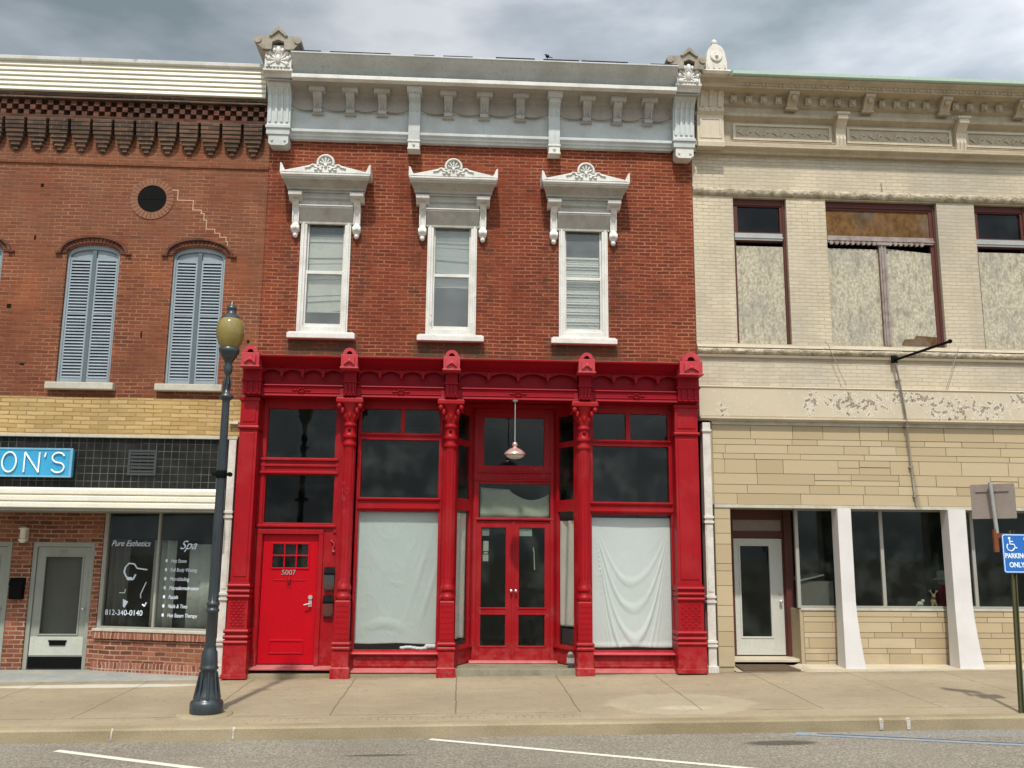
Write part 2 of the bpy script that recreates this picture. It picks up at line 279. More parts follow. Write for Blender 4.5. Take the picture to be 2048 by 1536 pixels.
def band_mat():          # painted stone band with flaked paint where a sign was taken off
    m = Mat('flaking cream band', .65, .3); X = m.xyz()
    n = m.noise(13, 6, (1, 1, 1), rough=.68, off=2); blob = None
    for e_ in ((6.02, 4.50, .16, .24), (6.75, 4.50, .62, .22), (7.75, 4.60, .5, .12), (8.45, 4.42, .42, .26), (9.15, 4.42, .42, .22), (4.45, 4.33, .10, .12), (9.8, 4.6, .25, .16)):
        q = m.ell(*e_, 0, 2, .8, .3); blob = q if blob is None else m.math('MAXIMUM', blob, q)
    g_ = m.math('ADD', m.math('MULTIPLY', n, 1.0), m.math('MULTIPLY', blob, .16))
    k = m.math('GREATER_THAN', g_, .68); k2 = m.math('GREATER_THAN', g_, .638)
    base = m.mix(m.math('MULTIPLY', m.ramp(m.noise(2.5, 5), .4, .75), .4), (.49, .42, .305), (.39, .33, .235))
    col = m.mix(k2, base, (.64, .59, .49)); col = m.mix(k, col, m.mix(m.ramp(m.noise(30, 3), .4, .6), (.17, .135, .095), (.34, .28, .20)))
    m.bump(m.math('ADD', m.math('MULTIPLY', m.noise(30, 4), .4), m.math('MULTIPLY', k, -1.0)), .5, .01); return m.color(col)
M_BAND = band_mat()
def rough_stone():
    m = Mat('rock faced cream ledge', .75, .2); n = m.noise(7, 5, rough=.6)
    m.bump(n, 1.0, .09); return m.color(m.mix(m.ramp(n, .35, .6), (.27, .225, .15), (.50, .435, .325)))
M_ROCK = rough_stone()
def ground_mats():
    m = Mat('sidewalk concrete', .88, .15); X = m.xyz()
    base = m.mix(m.ramp(m.noise(.55, 6), .35, .68), (.27, .213, .138), (.33, .268, .175))
    base = m.mix(m.math('MULTIPLY', m.ramp(m.noise(1.3, 6, (.5, 2.2, 1), off=5), .45, .75), .45), base, (.29, .235, .165))
    base = m.mix(m.ramp(m.noise(55, 4, rough=.75), .34, .66), m.mix(1.0, base, (.80,) * 3, 'MULTIPLY'), m.mix(1.0, base, (1.18,) * 3, 'MULTIPLY'))
    base = m.mix(m.math('MULTIPLY', m.ramp(m.noise(2.6, 6, (.7, 1.6, 1), rough=.7, off=91), .53, .68), .4), base, (.40, .345, .245))
    base = m.mix(m.math('MULTIPLY', m.ell(3.0, -2.75, 1.0, .75, 0, 1, .10, .45), .5), base, (.41, .36, .25))
    base = m.mix(m.math('MULTIPLY', m.ell(2.95, -3.05, .32, .14, 0, 1, .5, .7), .6), base, (.50, .45, .33))
    base = m.mix(m.math('MULTIPLY', m.math('MULTIPLY', m.ramp(X[1], -.62, -.15), m.ramp(m.noise(2.8, 5, off=31), .3, .65)), .6), base, (.13, .105, .07))  # darkened along the wall foot: painted contact shade together with dirt
    base = m.mix(m.math('MULTIPLY', m.ramp(m.noise(5.5, 6, rough=.7, off=41), .56, .70), .45), base, (.19, .15, .10))
    base = m.mix(m.math('MULTIPLY', m.ramp(m.noise(19, 3, off=43), .70, .76), .5), base, (.12, .10, .07))
    base = m.mix(m.math('MULTIPLY', m.ell(-5.4, -.75, 1.6, .16, 0, 1, .3, .5), .8), base, (.52, .50, .42))     # worn paint in front of the salon
    base = m.mix(m.math('MULTIPLY', m.math('MULTIPLY', m.band(X[1], -3.2, -1.7, .35), m.ramp(m.noise(.8, 4, off=51), .3, .6)), .45), base, (.215, .172, .12))
    wob = m.math('MULTIPLY', m.math('SUBTRACT', m.noise(3, 4), .5), .05)
    fx = m.math('ABSOLUTE', m.math('SUBTRACT', m.math('FRACT', m.math('DIVIDE', m.math('ADD', m.math('ADD', X[0], wob), .79), 1.58)), .5))
    j1 = m.math('MULTIPLY', m.math('LESS_THAN', fx, .0062), m.band(X[1], -3.25, 1.0, .02))
    j2 = m.math('MULTIPLY', m.math('LESS_THAN', m.math('ABSOLUTE', m.math('ADD', m.math('ADD', X[1], wob), 3.25)), .012), m.ramp(m.noise(1.2, 3, off=4), .42, .55))
    j3 = m.math('MULTIPLY', m.math('LESS_THAN', m.math('ABSOLUTE', m.math('ADD', X[1], m.math('ADD', 1.75, m.math('MULTIPLY', wob, 2.0)))), .008), m.ramp(m.noise(.9, 3, off=14), .5, .6))
    t = m.n.new('ShaderNodeTexBrick'); m.l.new(m.vec(X[0], X[1], 0.0), t.inputs['Vector']); t.inputs['Scale'].default_value = 1; t.inputs['Brick Width'].default_value = .1; t.inputs['Row Height'].default_value = .2; t.inputs['Mortar Size'].default_value = .012
    j4 = m.math('MULTIPLY', m.math('MULTIPLY', t.outputs['Fac'], m.band(X[1], -3.58, -3.36, .01)), m.math('MULTIPLY', m.band(X[0], -2.6, 1.6, .2), m.ramp(m.noise(3, 3), .4, .6)))
    cr_ = m.math('MULTIPLY', m.math('LESS_THAN', m.math('ABSOLUTE', m.math('SUBTRACT', m.noise(.8, 5, off=21), .5)), .0015), .6)
    jj = m.math('MAXIMUM', m.math('MAXIMUM', j1, j2), m.math('MAXIMUM', m.math('MULTIPLY', j3, .6), m.math('MAXIMUM', m.math('MULTIPLY', j4, .55), cr_)))
    col = m.mix(m.math('MULTIPLY', jj, .68), base, (.10, .08, .05))
    m.bump(m.math('SUBTRACT', m.math('MULTIPLY', m.noise(90, 3), .3), jj), .3, .008); walk = m.color(col)
    m = Mat('curb concrete', .9, .12)
    base = m.mix(m.ramp(m.noise(1.2, 6, (.6, 1, 1)), .35, .65), (.23, .185, .11), (.34, .28, .18)); base = m.mix(m.ramp(m.noise(60, 3), .3, .7), m.mix(1.0, base, (.85,) * 3, 'MULTIPLY'), m.mix(1.0, base, (1.1,) * 3, 'MULTIPLY'))
    m.bump(m.noise(50, 4), .4, .01); curb = m.color(base)
    m = Mat('asphalt', .92, .15)
    base = m.mix(m.ramp(m.noise(.5, 5), .3, .7), (.20, .176, .14), (.255, .227, .18))
    g = m.noise(42, 4, rough=.8); base = m.mix(m.ramp(g, .38, .64), m.mix(1.0, base, (.5,) * 3, 'MULTIPLY'), m.mix(1.0, base, (1.5,) * 3, 'MULTIPLY'))
    g2 = m.noise(22, 3); base = m.mix(m.ramp(g2, .35, .65), m.mix(1.0, base, (.84,) * 3, 'MULTIPLY'), m.mix(1.0, base, (1.12,) * 3, 'MULTIPLY'))
    for cx, cy, rx, ry in ((3.73, -4.5, .42, .13), (-.84, -4.82, .36, .05), (1.5, -6.2, .5, .2)): base = m.mix(m.math('MULTIPLY', m.ell(cx, cy, rx, ry, 0, 1, .45, .35), .8), base, (.055, .05, .04))
    base = m.mix(m.math('MULTIPLY', m.ell(5.6, -4.1, 1.8, .22, 0, 1, .5, .8), .25), base, (.24, .27, .30))
    base = m.mix(m.math('MULTIPLY', m.ramp(m.noise(2.2, 5, (.6, 2.5, 1), off=17), .52, .7), .4), base, (.16, .14, .11))
    m.bump(g, .7, .012); road = m.color(base)
    return walk, curb, road
M_WALK, M_CURB, M_ROAD = ground_mats()
def worn_paint(name, c, thr=.42):
    m = Mat(name, .8, .2); base = m.mix(m.ramp(m.noise(40, 3), .3, .7), sidewise(c, .75), c)
    base = m.mix(m.ramp(m.noise(9, 6, rough=.7, off=3), thr + .1, thr + .2), base, (.30, .27, .22)); m.bump(m.noise(75, 3), .5, .01); return m.color(base)
M_LINE = worn_paint('worn white road paint', (.68, .64, .55), .52); M_BLINE = worn_paint('worn blue road paint', (.22, .27, .33), .36); M_DLINE = worn_paint('dark blue line', (.10, .12, .15), .46)
M_CPAINT = worn_paint('curb paint', (.50, .48, .42), .38)

# ------------------------------------------------------------------ mesh builder
OFF = {}
def base_of(p): return OFF.get(p.name, Vector((0, 0, 0))) if p else Vector((0, 0, 0))
class MB:
    def __init__(s, T=None): s.v = []; s.f = []; s.sm = []; s.tn = []; s.T = T; s.tone = 0.0; s.smooth = False
    def add(s, vs, fs, smooth=None):
        k = len(s.v)
        s.v += [s.T(*p) if s.T else tuple(p) for p in vs]
        s.f += [tuple(i + k for i in f) for f in fs]; s.sm += [s.smooth if smooth is None else smooth] * len(fs); s.tn += [s.tone] * len(fs); return s
    def box(s, x0, x1, y0, y1, z0, z1):
        return s.add([(x0, y0, z0), (x1, y0, z0), (x1, y1, z0), (x0, y1, z0), (x0, y0, z1), (x1, y0, z1), (x1, y1, z1), (x0, y1, z1)],
                     [(0, 3, 2, 1), (4, 5, 6, 7), (0, 1, 5, 4), (1, 2, 6, 5), (2, 3, 7, 6), (3, 0, 4, 7)])
    def cbox(s, c, w, d, h): return s.box(c[0] - w / 2, c[0] + w / 2, c[1] - d / 2, c[1] + d / 2, c[2] - h / 2, c[2] + h / 2)
    def loft(s, rings, caps=True, smooth=None):
        n = len(rings[0]); vs = [p for r in rings for p in r]; fs = []
        for i in range(len(rings) - 1):
            for j in range(n): fs.append((i * n + j, i * n + (j + 1) % n, (i + 1) * n + (j + 1) % n, (i + 1) * n + j))
        s.add(vs, fs, smooth)
        if caps: s.add(rings[0], [tuple(range(n - 1, -1, -1))], False); s.add(rings[-1], [tuple(range(n))], False)
        return s
    def px(s, prof, x0, x1, mitre=0.0, ref=0.0):      # profile (y, z) run along x, ends mitred outward
        return s.loft([[(x0 + (y - ref) * mitre, y, z) for y, z in prof], [(x1 - (y - ref) * mitre, y, z) for y, z in prof]], True, False)
    def py(s, pts, y0, y1): return s.loft([[(x, y0, z) for x, z in pts], [(x, y1, z) for x, z in pts]], True, False)
    def tube(s, p0, p1, r0, r1=None, n=12, caps=True):
        r1 = r0 if r1 is None else r1; a = Vector(p0); b = Vector(p1); d = (b - a).normalized()
        q = d.cross(Vector((0, 0, 1)) if abs(d.z) < .9 else Vector((1, 0, 0))).normalized(); w = d.cross(q)
        R = lambda c, r: [tuple(c + q * math.cos(t * 2 * math.pi / n) * r + w * math.sin(t * 2 * math.pi / n) * r) for t in range(n)]
        return s.loft([R(a, r0), R(b, r1)], caps, True)
    def path(s, pts, r, n=8):
        for a, b in zip(pts, pts[1:]): s.tube(a, b, r, r, n)
        return s
    def lathe(s, cx, cy, prof, n=24, sq=False, smooth=True):
        if sq: return s.loft([[(cx - r, cy - r, z), (cx + r, cy - r, z), (cx + r, cy + r, z), (cx - r, cy + r, z)] for r, z in prof], True, False)
        return s.loft([[(cx + r * math.cos(2 * math.pi * t / n), cy + r * math.sin(2 * math.pi * t / n), z) for t in range(n)] for r, z in prof], True, smooth)
    def ell(s, c, rx, ry, rz, n=10, m=6):
        rings = []
        for i in range(1, m):
            a = math.pi * i / m; rings.append([(c[0] + rx * math.sin(a) * math.cos(2 * math.pi * t / n), c[1] + ry * math.sin(a) * math.sin(2 * math.pi * t / n), c[2] - rz * math.cos(a)) for t in range(n)])
        return s.loft(rings, True, True)
    def wall(s, x0, x1, z0, z1, y0, y1, ops=(), back=True):
        xs = sorted(set([x0, x1] + [min(max(v, x0), x1) for o in ops for v in o[:2]])); zs = sorted(set([z0, z1] + [min(max(v, z0), z1) for o in ops for v in o[2:]]))
        hole = lambda a, b: any(o[0] < a < o[1] and o[2] < b < o[3] for o in ops)
        nx, nz = len(xs) - 1, len(zs) - 1
        solid = [[not hole((xs[i] + xs[i + 1]) / 2, (zs[j] + zs[j + 1]) / 2) for j in range(nz)] for i in range(nx)]
        idx = {}; V = []; F = []
        def g(i, j, k):
            if (i, j, k) not in idx: idx[(i, j, k)] = len(V); V.append((xs[i], (y0, y1)[k], zs[j]))
            return idx[(i, j, k)]
        ok = lambda i, j: 0 <= i < nx and 0 <= j < nz and solid[i][j]
        for i in range(nx):
            for j in range(nz):
                if not solid[i][j]: continue
                F.append((g(i, j, 0), g(i + 1, j, 0), g(i + 1, j + 1, 0), g(i, j + 1, 0)))
                if back: F.append((g(i, j, 1), g(i, j + 1, 1), g(i + 1, j + 1, 1), g(i + 1, j, 1)))
                if not ok(i - 1, j): F.append((g(i, j, 1), g(i, j, 0), g(i, j + 1, 0), g(i, j + 1, 1)))
                if not ok(i + 1, j): F.append((g(i + 1, j, 0), g(i + 1, j, 1), g(i + 1, j + 1, 1), g(i + 1, j + 1, 0)))
                if not ok(i, j - 1): F.append((g(i, j, 1), g(i + 1, j, 1), g(i + 1, j, 0), g(i, j, 0)))
                if not ok(i, j + 1): F.append((g(i, j + 1, 0), g(i + 1, j + 1, 0), g(i + 1, j + 1, 1), g(i, j + 1, 1)))
        return s.add(V, F, False)
    def build(s, name, mat, parent=None, bevel=0, weld=False, tone=False):
        me = bpy.data.meshes.new(name); o3 = base_of(parent)
        me.from_pydata([(x - o3.x, y - o3.y, z - o3.z) for x, y, z in s.v], [], s.f)
        me.polygons.foreach_set('use_smooth', s.sm)
        if tone:
            a = me.attributes.new('tone', 'FLOAT', 'FACE'); a.data.foreach_set('value', s.tn)
        me.validate(); bm = bmesh.new(); bm.from_mesh(me); bmesh.ops.recalc_face_normals(bm, faces=bm.faces); bm.to_mesh(me); bm.free()
        me.materials.append(mat); o = bpy.data.objects.new(name, me); COL.objects.link(o)
        if parent: o.parent = parent; OFF[o.name] = o3
        if bevel:
            b = o.modifiers.new('bevel', 'BEVEL'); b.width = bevel; b.segments = 2; b.limit_method = 'ANGLE'; b.angle_limit = rad(38)
        return o
def tag(o, label, cat, group=None, kind=None):
    o['label'] = label; o['category'] = cat
    if group: o['group'] = group
    if kind: o['kind'] = kind
    return o
def thing(name, loc, label, cat, group=None):
    e = bpy.data.objects.new(name, None); COL.objects.link(e); e.location = loc; e.empty_display_size = .2; OFF[e.name] = Vector(loc)
    return tag(e, label, cat, group)
def struct(o): o['kind'] = 'structure'; return o
def lab(o, l): o['label'] = l; return o
def copy_tree(o, parent, dx=0, dz=0, dy=0):
    c = o.copy(); COL.objects.link(c); c.parent = parent
    if parent: OFF[c.name] = base_of(parent)
    c.location = o.location + Vector((dx, dy, dz))
    for ch in list(o.children): copy_tree(ch, c)
    return c
def text(name, s, size, loc, mat, parent, depth=.004, align='LEFT', shear=0, sx=1.0, offset=0.0, ry=0.0, rz=0.0, space=1.0):
    cu = bpy.data.curves.new(name, 'FONT'); cu.body = s; cu.size = size; cu.extrude = depth; cu.align_x = align; cu.shear = shear; cu.offset = offset; cu.space_character = space
    o = bpy.data.objects.new(name + '_tmp', cu); COL.objects.link(o)
    dg = bpy.context.evaluated_depsgraph_get(); me = bpy.data.meshes.new_from_object(o.evaluated_get(dg)); COL.objects.unlink(o); bpy.data.objects.remove(o)
    me.transform(Matrix.Translation(Vector(loc) - base_of(parent)) @ Matrix.Rotation(rz, 4, 'Z') @ Matrix.Rotation(rad(90), 4, 'X') @ Matrix.Diagonal((sx, 1, 1, 1)))
    me.materials.clear(); me.materials.append(mat); ob = bpy.data.objects.new(name, me); COL.objects.link(ob)
    if parent: ob.parent = parent; OFF[ob.name] = base_of(parent)
    return ob
def arc(cx, cz, r, a0, a1, n): return [(cx + r * math.cos(rad(a0 + (a1 - a0) * i / n)), cz + r * math.sin(rad(a0 + (a1 - a0) * i / n))) for i in range(n + 1)]

# ------------------------------------------------------------------ ground
XS = [-220, -14] + [x * 1.0 for x in range(-12, 15, 2)] + [16, 220]
def gz(x): return .012 * max(-14, min(16, x))
def sheet(name, rows, mat, thick=0.0):            # rows: (y, z0)
    V = []; F = []
    for y, z in rows:
        for x in XS: V.append((x, y, z + gz(x)))
    n = len(XS)
    for j in range(len(rows) - 1):
        for i in range(n - 1): F.append((j * n + i, j * n + i + 1, (j + 1) * n + i + 1, (j + 1) * n + i))
    m = MB(); m.add(V, F, False); return struct(m.build(name, mat))
sheet('ground', [(-220, -.27), (220, -.27)], M_ROAD)
sheet('road', [(-20, -.25), (-3.88, -.25)], M_ROAD)
sheet('sidewalk', [(-3.72, -.098), (-.1, -.03), (1.2, -.03)], M_WALK)
cb = sheet('curb', [(-3.90, -.26), (-3.895, -.125), (-3.87, -.103), (-3.72, -.099), (-3.70, -.2)], M_CURB)
def decal(name, a, b, w, mat, z=-.246):
    ax, ay = a; bx, by = b; d = Vector((bx - ax, by - ay)); L = d.length; d.normalize(); nrm = Vector((-d.y, d.x)) * w / 2; m = MB(); V = []; n = 10
    for i in range(n + 1):
        c = Vector(a) + d * L * i / n
        for sg in (-1, 1): q = c + nrm * sg; V.append((q.x, q.y, z + gz(q.x)))
    m.add(V, [(2 * i, 2 * i + 1, 2 * i + 3, 2 * i + 2) for i in range(n)]); return struct(m.build(name, mat))
decal('parking_line', (-4.45, -4.33), (.0, -6.75), .10, M_LINE)
decal('parking_line', (-.30, -4.0), (4.2, -6.35), .09, M_LINE)
decal('parking_line', (4.1, -3.97), (8.9, -5.65), .20, M_BLINE)
decal('parking_line', (4.35, -4.02), (9.1, -5.68), .035, M_DLINE, -.242)
for x, w in ((-2.62, .022), (-4.02, .018), (5.18, .045), (5.52, .045)):
    m = MB(); z = gz(x); m.add([(x, -3.906, z - .235), (x + w, -3.906, z - .235), (x + w * 1.1, -3.901, z - .135), (x, -3.901, z - .135), (x + w, -3.8735, z - .100), (x, -3.8735, z - .100)],
      [(0, 1, 2, 3), (3, 2, 4, 5)]); struct(m.build('curb_paint', M_CPAINT))

# ------------------------------------------------------------------ ashlar helper
def ashlar(mb, x0, x1, z0, z1, y, rng, hs=(.10, .15, .19, .24), holes=()):
    z = z1
    while z > z0 + .02:
        h = rng.choice(hs); h = min(h, z - z0)
        if z - z0 - h < .06: h = z - z0
        x = x0 - rng.random() * .4
        while x < x1:
            w = rng.uniform(.35, 1.15); a, b = max(x, x0), min(x + w, x1)
            if b - a > .03:
                mb.tone = rng.random(); g = .0045; p = rng.uniform(0, .008)
                if h > .18 and rng.random() < .3:
                    k = rng.uniform(.4, .6); mb.box(a + g, b - g, y - .014 - p, y, z - h * k + g, z - g); mb.tone = rng.random(); mb.box(a + g, b - g, y - .012, y, z - h + g, z - h * k - g)
                else: mb.box(a + g, b - g, y - .014 - p, y, z - h + g, z - g)
            x += w
        z -= h
    return mb

# ================================================================== CENTRE BUILDING
BX0, BX1 = -3.44, 4.06
mid = thing('brick_building', (.3, 0, 0), 'two storey red brick building with grey cornice and red cast iron storefront, in the middle', 'building')
WC = (-2.395, -.21, 2.085)
ops = [(c - .42, c + .42, 5.56, 7.75) for c in WC]
MB().wall(BX0, BX1, 4.85, 9.9, 0, .3, ops).build('wall', B_RED, mid)
m = MB(); m.box(BX0, BX0 + .2, .301, 12, -.2, 9.9); m.box(BX1 - .2, BX1, .301, 12, -.2, 9.9); m.box(BX0, BX1, 12, 12.2, -.2, 9.9); m.box(BX0 + .2, BX1 - .2, 4.5, 4.6, .1, 9.8); m.build('side_wall', M_DIM, mid)
m = MB(); m.box(BX0, BX1, -.2, 12.2, 9.92, 10.1); m.build('roof', M_ROOF, mid)
m = MB(); m.box(BX0 + .2, BX1 - .2, .301, 12, 4.55, 4.8); m.box(BX0 + .2, BX1 - .2, .62, 12, .0, .09); m.box(BX0 + .2, BX1 - .2, 2.0, 2.1, 4.8, 9.9); m.build('floor', M_FLOOR, mid)

# --- cornice
co = MB()
co.px([(.05, 9.02), (-.09, 9.02), (-.10, 9.05), (-.13, 9.07), (-.13, 9.10), (-.17, 9.13), (-.17, 9.18), (-.08, 9.19), (-.08, 9.56), (-.12, 9.58), (-.12, 9.62), (.05, 9.62)], BX0 - .02, 4.12)
cornice = co.build('cornice', M_GREY, mid, bevel=.006)
m = MB()
for k, xs in enumerate([(-3.06, -1.02), (-.82, 1.45), (1.65, 3.66)]):     # cove panels with sagging lower edge
    n = 4; w = (xs[1] - xs[0]) / n
    for i in range(n):
        a = xs[0] + i * w; b = a + w; pts = [(a, 9.62)]
        for t in range(9): u = t / 8; pts.append((a + w * u, 9.615 - .07 * math.sin(math.pi * u) ** .7))
        pts += [(b, 9.90), (a, 9.90)]
        m.py(pts, -.145, -.10)
m.px([(0, 9.60), (-.14, 9.62), (-.15, 9.80), (-.20, 9.86), (-.30, 9.89), (-.50, 9.90), (-.50, 9.915), (0, 9.915)], BX0, 4.1)
m.build('cove', M_GREYD, cornice)
m = MB(); m.px([(.0, 9.905), (-.53, 9.905), (-.60, 9.92), (-.60, 9.99), (-.56, 10.0), (.0, 10.02)], -3.02, 3.68); m.build('crown_fillet', M_WHITE, cornice, bevel=.006)
m = MB(); m.px([(.0, 10.0), (-.45, 10.0), (-.47, 10.04), (-.56, 10.13), (-.68, 10.22), (-.75, 10.28), (-.77, 10.285), (-.77, 10.31), (.0, 10.36)], -3.02, 3.68); m.build('crown', M_GREY, cornice, bevel=.005)
m = MB()
rng = random.Random(3); x = -3.0
while x < 3.6:
    w = rng.uniform(.3, 1.1); q = rng.uniform(.006, .02); m.px([(-.76, 10.308), (-.768, 10.318 + q), (-.3, 10.40), (-.3, 10.36)], x, min(x + w, 3.66)); x += w + rng.choice((.05, .15, .4))
m.px([(-.5, 10.335), (-.5, 10.352), (-.2, 10.40), (-.2, 10.36)], -3.0, 3.66); m.build('cornice_flashing', M_ROOF, cornice)
sb0 = None
for x in (-2.62, -2.05, -1.49, -.33, .31, .95, 2.14, 2.69, 3.25):
    if sb0 is None:
        m = MB(); X = x
        m.px([(-.1, 9.50), (-.19, 9.50), (-.20, 9.55), (-.17, 9.60), (-.22, 9.70), (-.30, 9.76), (-.32, 9.82), (-.1, 9.82)], X - .075, X + .075)
        m.px([(-.1, 9.82), (-.34, 9.82), (-.38, 9.86), (-.38, 9.895), (-.1, 9.895)], X - .14, X + .14)
        m.px([(-.18, 9.57), (-.215, 9.57), (-.23, 9.70), (-.26, 9.72), (-.18, 9.72)], X - .055, X - .035); m.px([(-.18, 9.57), (-.215, 9.57), (-.23, 9.70), (-.26, 9.72), (-.18, 9.72)], X + .035, X + .055)
        m.px([(-.08, 9.47), (-.14, 9.48), (-.16, 9.50), (-.08, 9.51)], X - .10, X + .10)
        sb0 = m.build('bracket', M_GREYB, cornice, bevel=.004); sx0 = x
    else: copy_tree(sb0, cornice, dx=x - sx0)
def mid_bracket(x):
    m = MB(); w = .10
    m.px([(0, 9.0), (-.20, 9.0), (-.21, 9.2), (-.20, 9.55), (-.24, 9.70), (-.33, 9.76), (-.36, 9.83), (0, 9.83)], x - w, x + w)
    m.px([(0, 9.83), (-.40, 9.83), (-.46, 9.87), (-.47, 9.90), (-.0, 9.90)], x - w - .03, x + w + .03)
    for sx in (-.06, .04): m.px([(-.19, 9.55), (-.222, 9.56), (-.26, 9.70), (-.35, 9.755), (-.19, 9.755)], x + sx, x + sx + .02)
    o = m.build('long_bracket', M_GREY, cornice, bevel=.005)
    m = MB(); m.box(x - w, x + w, -.22, 0, 8.86, 8.995); m.box(x - w - .012, x + w + .012, -.235, 0, 8.98, 9.01); m.tube((x, -.215, 8.93), (x, -.245, 8.93), .028, .02); m.box(x - w - .01, x + w + .01, -.23, 0, 8.84, 8.865); m.build('drop_block', M_WHITE, o, bevel=.005); return o
for x in (-.92, 1.555): mid_bracket(x)
def acanthus(m, cx, y, cz, s, rng):
    m.ell((cx, y, cz - .02 * s), .05 * s, .05, .09 * s); m.ell((cx, y - .01, cz + .13 * s), .05 * s, .045, .08 * s)
    for sg in (-1, 1):
        for a, r, l in ((62, .15, .075), (30, .17, .075), (-5, .16, .07), (-38, .19, .07), (80, .09, .06)):
            px = cx + sg * math.cos(rad(a)) * r * s; pz = cz + math.sin(rad(a)) * r * s; m.ell((px, y, pz), .036 * s, .04, .05 * s)
            m.tube((cx + sg * .02, y + .01, cz - .05 * s), (px, y, pz), .014 * s, .018 * s, 6)
        m.ell((cx + sg * .20 * s, y, cz + .02), .025 * s, .03, .04 * s)
def end_bracket(x0, x1, fx0, fx1, capx0, capx1, dz, peak):
    m = MB(); xc = (x0 + x1) / 2
    m.px([(0, 9.02), (-.26, 9.02), (-.27, 9.20), (-.24, 9.22), (-.25, 9.55), (-.29, 9.72), (-.38, 9.84), (-.46, 9.92), (-.46, 9.95), (0, 9.95)], x0, x1)
    for t in (.12, .38, .62, .86): m.px([(-.2, 9.25), (-.262, 9.25), (-.27, 9.55), (-.31, 9.72), (-.395, 9.83), (-.2, 9.83)], x0 + (x1 - x0) * t - .02, x0 + (x1 - x0) * t + .02)
    m.box(x0 - .015, x1 + .015, -.29, 0, 9.13, 9.18)
    o = m.build('end_bracket', M_GREY, cornice, bevel=.006)
    m = MB(); m.py([(x0 + .04, 9.02), (x0 + .04, 8.87), (x0 + .08, 8.83), (x1 - .08, 8.83), (x1 - .02, 8.87), (x1 - .02, 9.02)], -.24, 0); m.tube((x0 + .1, -.23, 8.92), (x0 + .1, -.26, 8.92), .02); m.tube((x1 - .08, -.23, 8.92), (x1 - .08, -.26, 8.92), .02); m.build('drop_block', M_WHITE if x0 > 0 else M_GREY, o, bevel=.006)
    m = MB(); m.px([(.2, 9.95), (-.5, 9.95), (-.54, 10.0), (-.60, 10.03), (-.60, 10.07), (.2, 10.07)], fx0, fx1); m.box(fx0 + .02, fx1 - .02, -.6, .2, 10.07, 10.50 + dz); m.build('finial_block', M_WHITE, o, bevel=.006)
    m = MB(); acanthus(m, (fx0 + fx1) / 2, -.605, 10.26 + dz / 2, 1.0, None)
    for t in range(7): m.ell((fx0 + .07 + t * (fx1 - fx0 - .14) / 6, -.605, 10.095), .026, .02, .02)
    m.build('leaf_ornament', M_WHITE, o)
    cx = (fx0 + fx1) / 2; z0 = 10.50 + dz
    m = MB(); m.py([(fx0 - .01, z0 - .12), (fx0 + .14, z0 - .12), (cx - .10, z0 + .02), (cx, z0 + .06), (cx + .10, z0 + .02), (fx1 - .14, z0 - .12), (fx1 + .01, z0 - .12), (capx1, z0 + .0), (capx1, z0 + .12), (cx + .13, z0 + .13), (cx + .05, peak - .04), (cx, peak), (cx - .05, peak - .04), (cx - .13, z0 + .13), (capx0, z0 + .12), (capx0, z0 + .0)], -.68, .28)
    m.py([(cx - .16, z0 + .125), (cx, peak + .03), (cx + .16, z0 + .125), (cx + .12, z0 + .11), (cx, peak - .05), (cx - .12, z0 + .11)], -.71, -.6); m.tube((capx1 - .03, -.7, z0 + .05), (capx1 - .03, .3, z0 + .05), .065, .065, 14); m.tube((capx0 + .03, -.7, z0 + .05), (capx0 + .03, .3, z0 + .05), .065, .065, 14)
    m.build('finial_cap', M_WEATH, o, bevel=.008)
end_bracket(-3.47, -3.07, -3.51, -3.01, -3.64, -2.90, .0, 10.77)
end_bracket(3.68, 4.06, 3.66, 4.12, 3.52, 4.16, -.08, 10.67)

